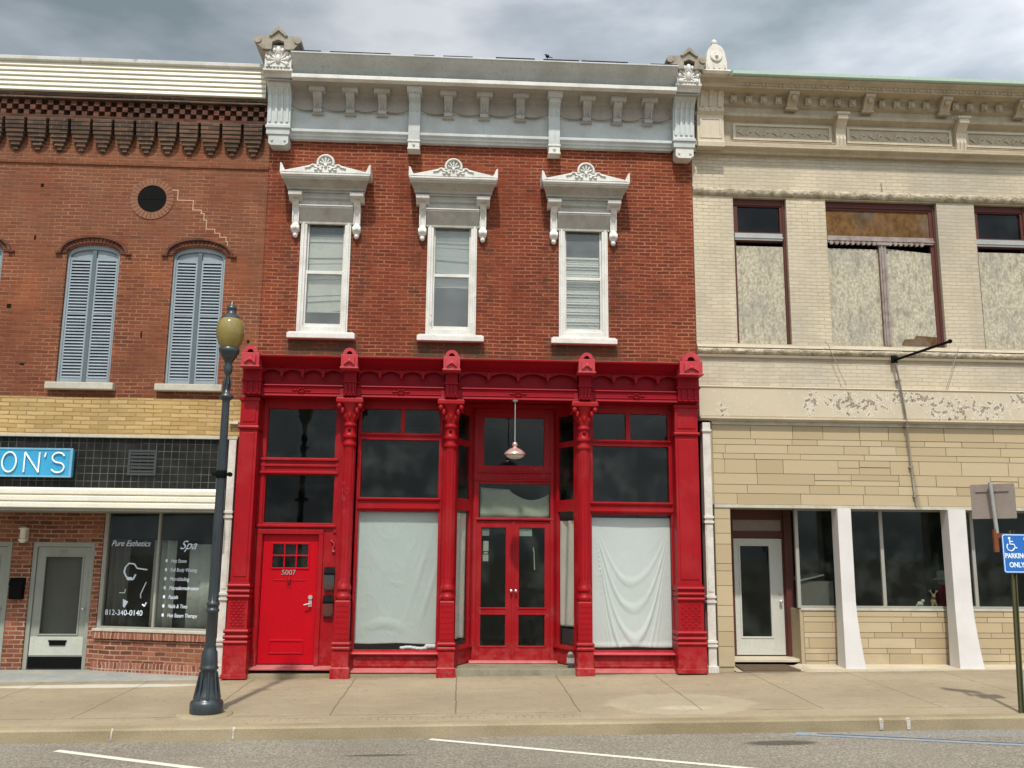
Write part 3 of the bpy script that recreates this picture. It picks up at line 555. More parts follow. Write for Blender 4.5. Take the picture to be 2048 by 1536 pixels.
# --- upstairs windows
def hood_window(cx, parent):
    m = MB(); m.wall(cx - .43, cx + .43, 5.56, 7.72, -.05, .12, [(cx - .325, cx + .325, 5.66, 7.60)])
    for s in (-1, 1): m.box(cx + s * .385 - .018, cx + s * .385 + .018, -.07, -.049, 5.56, 7.5)
    fr = m.build('window', M_WHITE, parent, bevel=.006)
    m = MB(); m.wall(cx - .335, cx + .335, 6.60, 7.61, .03, .06, [(cx - .295, cx + .295, 6.66, 7.56)]); m.wall(cx - .335, cx + .335, 5.65, 6.655, .0, .029, [(cx - .295, cx + .295, 5.72, 6.60)]); m.build('sash', M_WHITE, fr, bevel=.004)
    MB().box(cx - .30, cx + .30, .043, .047, 6.65, 7.57).build('pane', G_UP, fr); MB().box(cx - .30, cx + .30, .013, .017, 5.71, 6.61).build('pane', G_UP, fr)
    m = MB(); m.box(cx - .57, cx + .57, -.13, .05, 5.44, 5.535); m.box(cx - .545, cx + .545, -.11, .05, 5.535, 5.556); m.build('sill', M_WHITE, fr, bevel=.01)
    # hood
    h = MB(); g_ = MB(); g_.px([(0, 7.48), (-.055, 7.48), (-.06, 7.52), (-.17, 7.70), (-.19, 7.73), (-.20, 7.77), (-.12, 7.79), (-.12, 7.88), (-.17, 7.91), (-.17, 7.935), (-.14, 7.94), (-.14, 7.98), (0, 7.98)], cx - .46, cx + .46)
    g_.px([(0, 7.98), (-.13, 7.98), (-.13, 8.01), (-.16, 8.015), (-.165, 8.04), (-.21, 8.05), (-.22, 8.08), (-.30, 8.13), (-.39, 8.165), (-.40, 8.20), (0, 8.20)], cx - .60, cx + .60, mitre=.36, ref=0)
    h.px([(0, 8.20), (-.41, 8.20), (-.42, 8.215), (-.44, 8.225), (-.44, 8.255), (0, 8.255)], cx - .60, cx + .60, mitre=.36, ref=0)
    h.box(cx - .46, cx + .46, -.205, -.10, 7.755, 7.775)
    pts = [(cx - .76, 8.27), (cx + .76, 8.27), (cx + .76, 8.31), (cx + .68, 8.30), (cx + .32, 8.385), (cx + .18, 8.42), (cx - .18, 8.42), (cx - .32, 8.385), (cx - .68, 8.30), (cx - .76, 8.31)]
    h.py(pts, -.43, -.02)
    for s in (-1, 1): h.py([(cx + s * .765, 8.25), (cx + s * .765, 8.43), (cx + s * .735, 8.41), (cx + s * .70, 8.32), (cx + s * .66, 8.27)], -.445, -.05)
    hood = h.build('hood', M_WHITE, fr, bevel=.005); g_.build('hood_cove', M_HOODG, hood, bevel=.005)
    m = MB(); hc = 8.42; yc = -.44
    m.py(arc(cx, hc + .02, .135, -15, 195, 14), yc + .03, -.25); m.path([(x, yc, z) for x, z in arc(cx, hc + .02, .135, -20, 200, 16)], .022, 8)
    for a in (10, 50, 90, 130, 170): m.tube((cx + .02 * math.cos(rad(a)), yc, hc), (cx + .10 * math.cos(rad(a)), yc - .005, hc + .01 + .10 * math.sin(rad(a))), .009, .021, 6)
    m.ell((cx, yc, hc - .03), .03, .03, .04)
    for s in (-1, 1):
        m.path([(cx + s * .05, yc, hc - .04), (cx + s * .11, yc, hc - .075), (cx + s * .17, yc, hc - .06), (cx + s * .19, yc, hc - .02), (cx + s * .235, yc, hc - .02), (cx + s * .27, yc, hc - .06), (cx + s * .31, yc, hc - .065)], .017, 6)
        m.ell((cx + s * .08, yc, hc - .10), .03, .025, .03); m.ell((cx + s * .16, yc, hc - .105), .035, .02, .02); m.ell((cx + s * .33, yc, hc - .07), .02, .02, .02)
    m.build('shell_crest', M_WHITE, hood)
    for s in (-1, 1):
        x = cx + s * .525
        m = MB(); m.px([(0, 7.86), (-.12, 7.86), (-.18, 7.90), (-.27, 7.93), (-.28, 7.985), (0, 7.99)], x - .115, x + .115)
        prof = [(0, 7.30), (-.07, 7.31), (-.10, 7.36), (-.095, 7.45), (-.075, 7.50), (-.08, 7.6), (-.11, 7.74), (-.18, 7.83), (-.22, 7.86), (0, 7.86)]
        m.px(prof, x - .055, x + .055)
        for k in (-.048, .048): m.px([(0, 7.48), (-.095, 7.48), (-.115, 7.72), (-.155, 7.81), (0, 7.81)], x + k - .01, x + k + .01)
        m.tube((x - .07, -.06, 7.39), (x + .07, -.06, 7.39), .058, .058, 16); m.ell((x, -.05, 7.27), .045, .05, .05); m.tube((x, -.105, 7.39), (x, -.135, 7.39), .03, .02, 10)
        m.ell((x, -.13, 7.80), .03, .03, .03)
        m.build('console', M_WHITE, hood, bevel=.004)
    return fr
w0 = hood_window(WC[0], mid)
for c in WC[1:]: copy_tree(w0, mid, dx=c - WC[0])
# blinds and shades hanging inside (things of their own)
def blind(cx, z0, z1, label, sag=0.0, mat=M_BLIND, slats=False, y=.09):
    m = MB(); n = 12; nz_ = 14 if not slats else int((z1 - z0) / .045)
    for j in range(nz_):
        a = z0 + (z1 - z0) * j / nz_; b = z0 + (z1 - z0) * (j + 1) / nz_
        for i in range(n):
            x0 = cx - .29 + .58 * i / n; x1 = x0 + .58 / n; s0 = sag * (i / n - .5); s1 = sag * ((i + 1) / n - .5); d = .012 * math.sin(j * 1.7)
            e0 = s0 * (1 - j / nz_); e1 = s1 * (1 - j / nz_)
            m.add([(x0, y + d, a + e0), (x1, y + d, a + e1), (x1, y + d + (.018 if slats else .004), b + e1 * (1 - 1 / nz_) - (.004 if slats else 0)), (x0, y + d + (.018 if slats else .004), b + e0 * (1 - 1 / nz_) - (.004 if slats else 0))], [(0, 1, 2, 3)])
    m.box(cx - .29, cx + .29, y - .01, y + .015, z0 - .012, z0 + .006)
    b = m.build('window_blind', mat); sol = b.modifiers.new('thickness', 'SOLIDIFY'); sol.thickness = .002
    return tag(b, label, 'blind', 'blinds in the white hooded windows')
blind(WC[0], 5.95, 7.30, 'creased cream blind drawn most of the way down behind the left white hooded window', .05)
blind(WC[1], 6.44, 7.55, 'short pale blind ending just below the sash bar in the middle white hooded window', -.06, M_SHEET1)
blind(WC[2], 5.73, 7.05, 'slatted pale blind down to the sill in the right white hooded window', 0, M_BLIND, True)

# --- red entablature
e = MB(); e.px([(.1, 4.40), (-.37, 4.40), (-.38, 4.41), (-.36, 4.44), (-.34, 4.56), (-.37, 4.58), (-.36, 4.60), (-.22, 4.61), (-.22, 4.87), (-.34, 4.875), (-.38, 4.90), (-.45, 4.93), (-.56, 4.985), (-.61, 5.005), (-.62, 5.03), (-.60, 5.04), (.0, 5.06)], -3.54, 3.96)
ent = e.build('entablature', M_REDD, mid, bevel=.005)
ENTB = (-3.42, -1.83, -.17, 2.05, 3.79)
m = MB()
for a, b in zip(ENTB, ENTB[1:]):
    a += .12; b -= .12; n = 4; w = (b - a) / n
    for i in range(n):
        x0 = a + i * w; x1 = x0 + w; pts = [(x0, 4.74 if i else 4.70)]
        for t in range(1, 12): u = t / 12; pts.append((x0 + w * u, 4.75 + .10 * math.sin(math.pi * u) ** .6))
        pts += [(x1, 4.74), (x1, 4.895), (x0, 4.895)]; m.py(pts, -.33, -.21)
        if i: m.ell((x0, -.33, 4.745), .035, .03, .03); m.py([(x0 - .035, 4.86), (x0 - .02, 4.75), (x0 + .02, 4.75), (x0 + .035, 4.86)], -.36, -.3)
    m.px([(-.34, 4.46), (-.375, 4.46), (-.36, 4.47), (-.36, 4.53), (-.37, 4.54), (-.34, 4.54)], a + .05, b - .05)
    c = (a + b) / 2
    for t in range(6): m.ell((c + .05 * math.cos(t * 1.05), -.372, 4.50 + .035 * math.sin(t * 1.05)), .02, .02, .016)
    for s in (-1, 1): m.ell((c + s * .11, -.368, 4.505), .04, .015, .014)
m.build('scalloped_frieze', M_REDD, ent, bevel=.003)
def ent_block(x, w, wl):
    m = MB(); m.box(x - wl / 2, x + wl / 2, -.44, -.02, 4.42, 4.86)
    for k in (-.3, 0, .3): m.box(x + k * wl - .015, x + k * wl + .015, -.462, -.43, 4.45, 4.62)
    m.box(x - wl / 2 - .015, x + wl / 2 + .015, -.47, -.02, 4.63, 4.66)
    o = m.build('entablature_bracket', M_REDD, ent, bevel=.004)
    m = MB(); m.box(x - w / 2, x + w / 2, -.66, -.05, 4.84, 5.06); m.box(x - w / 2 - .015, x + w / 2 + .015, -.68, -.05, 4.825, 4.85)
    r = w * .40; outer = arc(x, 5.06, r, 0, 180, 14); inner = arc(x, 5.07, r * .42, 180, 0, 10)
    m.py(outer + inner, -.66, -.35); m.py(arc(x, 5.07, r * .5, 0, 180, 8), -.5, -.3)
    for s in (-1, 1):
        m.py([(x, 4.95), (x + s * .09 * w / .28, 5.02), (x + s * .09 * w / .28, 4.88)], -.70, -.65)
    m.ell((x, -.67, 4.95), .035, .035, .035)
    m.build('cap_block', M_RED2, o, bevel=.006)
for x, w, wl in zip(ENTB, (.29, .27, .27, .27, .38), (.30, .20, .20, .20, .36)): ent_block(x, w, wl)

# --- pilasters
def pilaster(x0, x1, zb):
    m = MB(); y = -.28
    m.box(x0, x1, y, .05, 3.92, 4.40); m.box(x0, x1, y, .05, 1.42, 3.86); m.px([(.05, 3.86), (y - .03, 3.86), (y - .045, 3.89), (y - .03, 3.92), (.05, 3.92)], x0 - .02, x1 + .02)
    for zz in (1.36, 1.27, 1.19): m.px([(.05, zz - .03), (y - .04, zz - .03), (y - .06, zz), (y - .04, zz + .03), (.05, zz + .03)], x0 - .03, x1 + .03)
    m.box(x0 - .01, x1 + .01, y - .015, .05, 1.16, 1.42); m.box(x0 - .015, x1 + .015, y - .02, .05, .70, 1.165)
    for zz in (.66, .57, .49): m.px([(.05, zz - .03), (y - .06, zz - .03), (y - .08, zz), (y - .06, zz + .03), (.05, zz + .03)], x0 - .045, x1 + .045)
    m.box(x0 - .02, x1 + .02, y - .04, .05, .45, .70); m.box(x0 - .04, x1 + .04, y - .05, .05, zb + .06, .46); m.box(x0 - .05, x1 + .05, y - .07, .05, zb, zb + .07)
    m.px([(.05, 4.33), (y - .03, 4.33), (y - .04, 4.38), (.05, 4.38)], x0 - .02, x1 + .02)
    m.box(x0 + .045, x1 - .045, y - .012, y, 1.5, 3.8); m.box(x0 + .04, x1 - .04, y - .012, y, 3.98, 4.28)
    o = m.build('pilaster', M_RED, mid, bevel=.006)
    m = MB(); rng = random.Random(5)
    nx = 6; nzz = 9
    for i in range(nx):
        for j in range(nzz):
            cx = x0 + .035 + (x1 - x0 - .07) * (i + .5) / nx; cz = .73 + .40 * (j + .5) / nzz
            if (i + j) % 2: m.ell((cx, y - .022, cz), .026, .012, .02, 8, 4)
            else: m.tube((cx, y - .012, cz), (cx, y - .03, cz), .012, .006, 6)
    m.build('relief_panel', M_RED, o); return o
pilaster(-3.61, -3.32, -.06); pilaster(3.58, 3.97, .03)
# --- columns
def column(x):
    m = MB(); y = -.20
    m.lathe(x, y, [(.13, .06), (.13, .36)], sq=True); m.lathe(x, y, [(.15, -.10), (.15, .10), (.135, .12)], sq=True)
    for zz in (.40, .47): m.lathe(x, y, [(.13, zz - .03), (.145, zz - .01), (.145, zz + .01), (.13, zz + .03)], sq=True)
    m.lathe(x, y, [(.115, .5), (.115, 1.12), (.105, 1.14)], sq=True)
    m.lathe(x, y, [(.105, 1.14), (.125, 1.17), (.125, 1.21), (.10, 1.24), (.095, 1.29), (.12, 1.31), (.12, 1.35), (.1, 1.38), (.092, 1.42), (.092, 3.60), (.115, 3.62), (.115, 3.66), (.09, 3.68), (.09, 3.73), (.115, 3.75), (.115, 3.79), (.09, 3.82), (.085, 3.92), (.11, 3.94), (.11, 3.97), (.09, 3.99), (.095, 4.05), (.15, 4.22), (.2, 4.30)], 20)
    for k in range(12): a = k * math.pi / 6; m.tube((x + .088 * math.cos(a), y + .088 * math.sin(a), 1.5), (x + .088 * math.cos(a), y + .088 * math.sin(a), 3.55), .012, .012, 6)
    m.lathe(x, y, [(.20, 4.30), (.22, 4.32), (.22, 4.37), (.2, 4.40)], sq=True)
    o = m.build('column', M_RED, mid, bevel=.003)
    m = MB()
    for sx in (-1, 1):
        for sy in (-1, 1):
            m.ell((x + sx * .17, y + sy * .17, 4.26), .045, .045, .05); m.ell((x + sx * .12, y + sy * .14, 4.19), .035, .035, .06)
    for a in range(8): t = a * math.pi / 4; m.ell((x + .11 * math.cos(t), y + .11 * math.sin(t), 4.12), .03, .03, .07)
    for k in range(5): m.ell((x, y - .09, 3.88 - .0 * k), .03, .03, .035)
    m.lathe(x, y, [(.10, 4.02), (.12, 4.12), (.16, 4.22), (.18, 4.28)], 12); m.build('leaf_capital', M_RED, o)
    m = MB(); m.box(x - .1, x + .1, y - .119, y - .114, .52, 1.1)
    for k in range(5):
        for j in range(7): m.ell((x - .08 + .04 * k, y - .118, .55 + .085 * j), .014, .01, .02, 6, 4)
    m.build('relief_panel', M_RED, o); return o
c0 = column(ENTB[1])
for x in ENTB[2:4]: copy_tree(c0, mid, dx=x - ENTB[1])

# --- bays
def panes(lst, mat, parent, y=.05):
    for a in lst: MB().box(a[0] - .015, a[1] + .015, y - .003, y + .003, a[2] - .015, a[3] + .015).build('pane', mat, parent)
# bay with the red door
o1 = [(-3.21, -2.09, 3.43, 4.25), (-3.20, -2.08, 2.36, 3.14)]
m = MB(); m.wall(-3.36, -1.70, .02, 4.41, .0, .10, o1 + [(-3.19, -2.29, .02, 2.17)])
for z, p in ((3.40, .05), (3.30, .03), (3.18, .06), (2.31, .05)): m.px([(.01, z - .03), (-p, z - .02), (-p, z + .015), (.01, z + .03)], -3.30, -2.02)
for x in (-3.25, -2.03): m.box(x - .03, x + .03, -.025, .01, 2.2 if x > -3 else .05, 4.38)
m.box(-3.275, -3.20, -.03, .01, .1, 2.24); m.box(-2.285, -2.21, -.03, .01, .1, 2.24); m.box(-3.275, -2.21, -.035, .01, 2.175, 2.25); m.box(-2.0, -1.74, -.04, .01, .1, 4.3)
bay1 = m.build('door_surround', M_RED, mid, bevel=.005); panes([o1[0]], G_SHOP, bay1); panes([o1[1]], G_DARK, bay1)
m = MB(); m.px([(.1, .03), (-.06, .03), (-.14, .05), (-.14, .075), (.1, .12)], -3.32, -1.7); m.build('threshold', M_PINK, bay1, bevel=.006)
m = MB(); m.wall(-3.185, -2.295, .125, 2.165, .04, .08, [(-3.03, -2.45, 1.64, 2.02)])
for a, b, c, d in ((-3.02, -2.46, .28, .50),): m.wall(a, b, c, d, .028, .041, [(a + .025, b - .025, c + .025, d - .025)])
m.box(-3.0, -2.48, .03, .041, 1.43, 1.445); m.box(-3.0, -2.48, .03, .041, .5, .51)
for k in (1, 2): m.box(-3.03 + .58 * k / 3 - .011, -3.03 + .58 * k / 3 + .011, .03, .07, 1.64, 2.02)
m.box(-3.03, -2.45, .032, .068, 1.82, 1.842)
for x0, x1, z0, z1 in ((-3.05, -3.025, 1.62, 2.04), (-2.455, -2.43, 1.62, 2.04)): m.box(x0, x1, .025, .041, z0, z1)
m.box(-3.05, -2.43, .024, .041, 2.015, 2.04); m.box(-3.05, -2.43, .024, .041, 1.615, 1.64)
door = m.build('door', M_DOORRED, bay1, bevel=.004); MB().box(-3.04, -2.44, .052, .056, 1.63, 2.03).build('pane', G_SHOP, door)
m = MB(); m.tube((-2.385, .04, 1.17), (-2.385, .0, 1.17), .035, .035, 16); m.box(-2.41, -2.36, .02, .04, 1.02, 1.13); m.tube((-2.385, .03, 1.07), (-2.385, -.03, 1.07), .012); m.tube((-2.385, -.03, 1.07), (-2.48, -.03, 1.05), .012); m.build('handle', M_BRASS, door)
m = MB(); m.ell((-2.74, .03, 1.43), .03, .03, .05); m.tube((-2.74, .03, 1.45), (-2.74, .03, 1.38), .03, .02, 12); m.box(-2.78, -2.70, .032, .04, 1.32, 1.48); m.build('knocker', M_RED, door)
text('house_number', '5007', .115, (-2.87, .03, 1.525), M_STEEL, door, .003)
m = MB(); m.path([(-2.075, -.02, 2.06), (-2.04, -.025, 2.04), (-2.03, -.025, 1.99), (-2.06, -.02, 1.93), (-2.03, -.02, 1.92)], .01); m.ell((-2.075, -.02, 2.07), .02, .02, .02); m.ell((-2.04, -.02, 1.90), .03, .02, .02); m.build('unit_number', M_RED2, bay1)
for z0, z1, l in ((1.28, 1.64, 'upper'), (.86, 1.19, 'lower')):
    t = thing('mailbox', (-2.085, -.02, z0), f'{l} of two narrow dark wall mailboxes beside the red door', 'mailbox', 'mailboxes beside the red door')
    m = MB(); m.px([(-.0, z0), (-.05, z0), (-.065, z0 + .05), (-.065, z1 - .08), (-.02, z1), (.0, z1)], -2.165, -2.005); m.build('body', M_BROWN if l == 'lower' else M_LGREEN, t, bevel=.006)
    m = MB(); m.px([(-.01, z1 - .10), (-.072, z1 - .11), (-.074, z1 - .08), (-.02, z1 + .012), (-.01, z1 + .012)], -2.172, -1.998); m.build('lid', M_BLACK, t, bevel=.004)
    MB().box(-2.14, -2.03, -.069, -.06, z0 + .02, z0 + .09).build('newspaper_slot', M_BROWN, t)

def bay(x0, x1, big, tops, low, name):
    m = MB(); ops = tops + [big, low]; m.wall(x0, x1, .28, 4.41, .0, .09, ops)
    for z in (tops[0][2] - .03, big[2] - .03, low[3] + .05): m.px([(.01, z - .03), (-.03, z - .02), (-.045, z + .01), (.01, z + .02)], low[0] - .03, low[1] + .03)
    for x in (low[0] - .035, low[1] + .035): m.box(x - .018, x + .018, -.02, .01, .33, 4.3)
    fr = m.build('display_window', M_RED, mid, bevel=.005); panes(tops + [big], G_SHOP, fr); panes([low], G_CLEAR, fr)
    m = MB(); m.wall(x0, x1, .06, .285, -.06, .09, []); m.wall(x0 + .1, x1 - .1, .10, .25, -.075, -.06, [(x0 + .14, x1 - .14, .13, .22)]); bk = m.build('bulkhead', M_RED, fr, bevel=.005)
    m = MB(); m.px([(.1, .285), (-.12, .285), (-.13, .30), (-.12, .32), (.1, .335)], x0 + .05, x1 - .05); m.build('sill', M_RED2, fr, bevel=.004)
    m = MB(); m.px([(.1, .0), (-.10, .0), (-.17, .01), (-.17, .035), (-.06, .075), (.1, .075)], x0 - .05, x1 + .05); m.build('base_board', M_PINK, fr, bevel=.006)
    return fr
bay(-1.75, -.22, (-1.65, -.36, 2.79, 3.75), [(-1.66, -1.01, 3.87, 4.27), (-.94, -.36, 3.87, 4.27)], (-1.66, -.35, .35, 2.56), 'l')
bay(2.10, 3.62, (2.23, 3.53, 2.76, 3.70), [(2.24, 2.80, 3.81, 4.26), (2.88, 3.52, 3.81, 4.26)], (2.21, 3.55, .35, 2.55), 'r')

m = MB(); m.box(-3.38, -.17, -.22, .1, -.3, -.004); m.box(2.02, 3.56, -.14, .1, -.3, .012); m.build('foundation', M_CURB, mid)
# --- recessed entrance
def T_line(A, B, flip=1):
    d = (Vector((*B, 0)) - Vector((*A, 0))); L = d.length; d.normalize(); nrm = Vector((-d.y, d.x, 0))
    return (lambda u, v, z: (A[0] + d.x * u + nrm.x * v, A[1] + d.y * u + nrm.y * v, z)), L
for A, B in (((-.08, .0), (.23, .6)), ((1.64, .6), (1.96, .0))):
    T, L = T_line(A, B); m = MB(T); op = [(.10, L - .10, .40, 2.60), (.10, L - .10, 2.80, 3.70), (.10, L - .10, 3.80, 4.25)]
    m.wall(0, L, .10, 4.41, 0, .06, op); m.wall(.0, L, .34, .38, -.03, 0, []); s = m.build('side_light', M_RED, mid, bevel=.004)
    for k, a in enumerate(op):
        MB(T).box(a[0] - .01, a[1] + .01, .028, .034, a[2] - .01, a[3] + .01).build('pane', G_SHOP if k else G_CLEAR, s)
ceil_ = MB(); ceil_.add([(-.1, .0, 4.40), (1.98, .0, 4.40), (1.66, .62, 4.40), (.21, .62, 4.40), (-.1, .0, 4.44), (1.98, .0, 4.44), (1.66, .62, 4.44), (.21, .62, 4.44)], [(0, 1, 2, 3), (4, 5, 6, 7), (0, 1, 5, 4), (2, 3, 7, 6), (1, 2, 6, 5), (3, 0, 4, 7)]); ceil_.build('entrance_ceiling', M_RED, mid)
m = MB(); m.wall(.23, 1.64, .10, 4.40, .60, .68, [(.26, 1.61, .10, 2.45), (.33, 1.58, 2.50, 3.08), (.41, 1.46, 3.40, 4.24)])
m.px([(.61, 3.12), (.56, 3.13), (.56, 3.15), (.61, 3.17)], .25, 1.62); m.px([(.61, 2.455), (.57, 2.46), (.57, 2.49), (.61, 2.495)], .25, 1.62); m.box(.25, .30, .575, .605, .12, 4.38); m.box(1.57, 1.62, .575, .605, .12, 4.38)
for k in range(30): m.box(.36 + k * .041, .376 + k * .041, .59, .601, 3.19, 3.24)
m.px([(.61, 3.26), (.57, 3.27), (.57, 3.29), (.61, 3.30)], .28, 1.59)
edf = m.build('entrance_frame', M_RED, mid, bevel=.004); MB().box(.32, 1.59, .637, .643, 2.49, 3.09).build('pane', G_SHOP, edf); MB().box(.40, 1.47, .637, .643, 3.39, 4.25).build('pane', G_SHOP, edf)
for x0, x1, hx in ((.265, .935, .90), (.945, 1.605, .98)):
    m = MB(); px0, px1 = x0 + (.12 if x0 < .5 else .09), x1 - (.13 if x0 < .5 else .13); a = (px0, px1, .99, 2.33); b = (px0, px1, .36, .87)
    m.wall(x0, x1, .13, 2.44, .61, .65, [a, b]); m.box(px0 - .02, px1 + .02, .598, .612, .965, .99); m.box(px0 - .02, px1 + .02, .598, .612, .335, .36); m.box(px0 - .02, px1 + .02, .60, .612, .87, .89)
    if x0 < .5: m.box(x1 - .02, x1 + .02, .595, .61, .13, 2.44)
    d = m.build('entrance_door', M_RED, edf, bevel=.004); panes([a, b], G_SHOP, d, .632)
    m = MB(); m.tube((hx, .61, 1.27), (hx, .56, 1.27), .012); m.ell((hx, .55, 1.27), .028, .022, .028); m.build('handle', M_BRASS, d)
m = MB(); m.px([(.7, .085), (.44, .085), (.43, .10), (.45, .13), (.7, .13)], .20, 1.68); m.build('door_sill', M_PINK, edf, bevel=.005)
m = MB(); m.add([(-.16, -.22, -.06), (2.02, -.22, -.03), (2.02, .9, -.03), (-.16, .9, -.06), (-.14, -.2, .085), (2.0, -.2, .085), (2.0, .9, .088), (-.14, .9, .088)], [(0, 1, 5, 4), (4, 5, 6, 7), (1, 2, 6, 5), (3, 0, 4, 7), (2, 3, 7, 6)]); m.build('door_step', M_STONE, mid, bevel=.012)
# papers taped inside the door glass and things near it
for a, lb, mt in (((.40, .52, 2.19, 2.31), 'small pale notice at the top left corner of the left french door', M_GHAT), ((.42, .51, 1.74, 2.10), 'tall strip of notices at left edge of the left french door glass', M_SHEET3), ((1.04, 1.26, 2.19, 2.32), 'pale blue notice taped at top of the right french door', M_SHEET1)):
    m = MB()
    if a[3] - a[2] > .3: m.box(a[0], a[1], .645, .648, 1.93, a[3]); m.box(a[0] - .005, a[1], .645, .648, a[2] + .02, 1.87); m.box(a[0] + .01, a[1] - .01, .645, .648, 1.885, 1.915)
    else: m.box(a[0], a[1], .645, .648, a[2], a[3])
    tag(m.build('paper_notice', mt), lb, 'notice', 'papers on the french doors')
m = MB(); m.tube((1.305, .646, 1.62), (1.295, .646, 1.95), .012, .008, 6); m.tube((1.285, .65, 1.93), (1.285, .65, 2.0), .01, .01, 6); m.build('pull_cord', M_SHEET3, d)
m = MB(); m.add([(.97, .70, .37), (1.12, .70, .35), (1.06, .70, .62), (1.02, .69, .86)], [(0, 1, 2, 3)]); q = m.build('torn_cloth', M_BLACK); q.modifiers.new('t', 'SOLIDIFY').thickness = .004; tag(q, 'black cloth scrap hanging behind the lower pane of the right french door', 'cloth')
V = []; F = []; n = 24
for i in range(n + 1):
    for j in range(7): x = .36 + 1.2 * i / n; top = 2.94 - .13 * math.sin(math.pi * min(1, max(0, (x - .9) / .7))) if x > .9 else 3.02 - .06 * (x - .36); V.append((x, .70 + .012 * math.sin(x * 13 + j), 2.50 + (top - 2.50) * j / 6))
for i in range(n):
    for j in range(6): k = i * 7 + j; F.append((k, k + 7, k + 8, k + 1))
m = MB(); m.smooth = True; m.add(V, F); q = m.build('transom_cloth', M_SHEET3); q.modifiers.new('t', 'SOLIDIFY').thickness = .003; tag(q, 'dull sagging cloth hung behind the transom glass over the french doors', 'cloth')
# pendant lamp
P = (.89, -.38)
t = thing('pendant_lamp', (P[0], P[1], 3.4), 'copper shaded pendant lamp hanging over the recessed entrance', 'lamp')
m = MB(); m.tube((P[0], P[1], 4.40), (P[0], P[1], 3.66), .009, .009, 8); m.lathe(P[0], P[1], [(.04, 4.37), (.05, 4.40)], 12); m.build('rod', M_STEEL, t)
m = MB(); m.lathe(P[0], P[1], [(.02, 3.70), (.04, 3.68), (.045, 3.64), (.03, 3.62), (.05, 3.60), (.09, 3.585), (.15, 3.54), (.178, 3.50), (.18, 3.485), (.16, 3.485), (.12, 3.52), (.03, 3.56)], 28); m.build('shade', M_COPS, t)
m = MB(); m.lathe(P[0], P[1], [(.15, 3.50), (.14, 3.46), (.09, 3.43), (.02, 3.42)], 20); m.build('bulb', M_WHITE, t)
t = thing('flood_light', (1.87, -.1, .1), 'small grey flood light standing on the step beside the right side light', 'light')
m = MB(); m.tube((1.84, -.08, .26), (1.84, -.02, .30), .055, .045, 14); m.box(1.78, 1.90, -.07, .0, .16, .24); m.build('lamp_head', M_STEEL, t); m = MB(); m.box(1.80, 1.88, -.08, 0, .09, .16); m.build('base', M_LGREEN, t)
m = MB(); T, L = T_line((1.64, .6), (1.96, .0))
m = MB(T); m.box(.16, L - .22, .05, .15, .41, .66); m.box(.18, L - .24, .045, .055, .44, .63); m.tone = 0; tag(m.build('crate', M_LGREEN), 'small dark crate standing behind the right side light of entrance', 'crate')
m = MB()
T2, L2 = T_line((-.08, .0), (.23, .6)); m = MB(T2); m.box(.14, L2 - .12, .05, .15, .40, .47); tag(m.build('crate', M_LGREEN), 'flat dark box at the foot of the left side light', 'crate')

# hung sheets
def cloth(x0, x1, z0, z1, y, fn, mat, label, name='hung_sheet', n=110, T=None, hem=0.012):
    V = []; F = []; nz_ = int(n * 1.3)
    for j in range(nz_ + 1):
        for i in range(n + 1):
            u = i / n; v = j / nz_; x = x0 + (x1 - x0) * u; z = z1 - (z1 - z0) * v - hem * math.sin(u * 9) * v * .5
            p = (x, y + fn(u, v), z); V.append(T(*p) if T else p)
    for j in range(nz_):
        for i in range(n): a = j * (n + 1) + i; F.append((a, a + 1, a + n + 2, a + n + 1))
    m = MB(); m.smooth = True; m.add(V, F); o = m.build(name, mat); o.modifiers.new('t', 'SOLIDIFY').thickness = .003
    return tag(o, label, 'sheet', 'sheets hung inside the red shop windows')
from mathutils import noise as mn
def crease(u, v, k): 
    q = 1 - abs(mn.noise(Vector((u * 3.1 + k, v * 4.2, k)))) * 2; q2 = 1 - abs(mn.noise(Vector((u * 8 + k, v * 7, k * 3)))) * 2
    return -.0022 * max(0, q) ** 14 - .0026 * max(0, q2) ** 9
def f_swag(u, v):
    U = (u - .52) * 2.02; w = max(1 - abs(U) ** 1.8, .0); s = v / max(w, .10)
    env = min(1, max(0, (s - .28) / .5)) * max(0, 1 - max(0, s - 1.25) / .6)
    f = math.sin(2 * math.pi * (5.2 * s ** .8 + .25 * math.sin(2.3 * u + 1) + .1 * math.sin(9 * u + 4 * v))); f = max(0, f) ** 1.6
    near = min(1, v * 4) * min(1, max(0, w - .05) * 3) * (1.15 - .5 * u + .25 * math.sin(11 * s + 5 * u))
    return crease(u, v, 2.2) * .8 -.021 * env * f * near - .004 * math.sin(8 * u + 3 * v) - .008 * math.exp(-((u - .03) / .05) ** 2) - .012 * v * math.exp(-((v - .985) / .02) ** 2)
def f_flat(u, v):
    a = math.sin((u * 5.5 + v * 2.6) * 6.0); g = math.exp(-(((u - .85) / .18) ** 2 + ((v - .55) / .28) ** 2)); b = math.sin((v * 9 - (u - .35) ** 2 * 7) * 3.5); h = math.exp(-(((u - .4) / .22) ** 2 + ((v - .85) / .09) ** 2))
    k = math.sin((u * 14 - v * 22)); q = math.exp(-(((u - .3) / .25) ** 2 + ((v - .35) / .2) ** 2))
    return crease(u, v, 7.7) * 1.3 -.014 * g * max(0, a) ** 1.5 - .014 * h * max(0, b) - .003 * k * q - .004 * math.sin(3 * u + 2 * v)
cloth(-1.68, -.34, .44, 2.56, .105, f_flat, M_SHEET1, 'smooth pale grey green sheet filling the left red shop window')
cloth(2.20, 3.55, .39, 2.50, .12, f_swag, M_SHEET2, 'white sheet draped in deep swags in the right red shop window')
TA, LA = T_line((-.08, .0), (.23, .6)); TB, LB = T_line((1.64, .6), (1.96, .0))
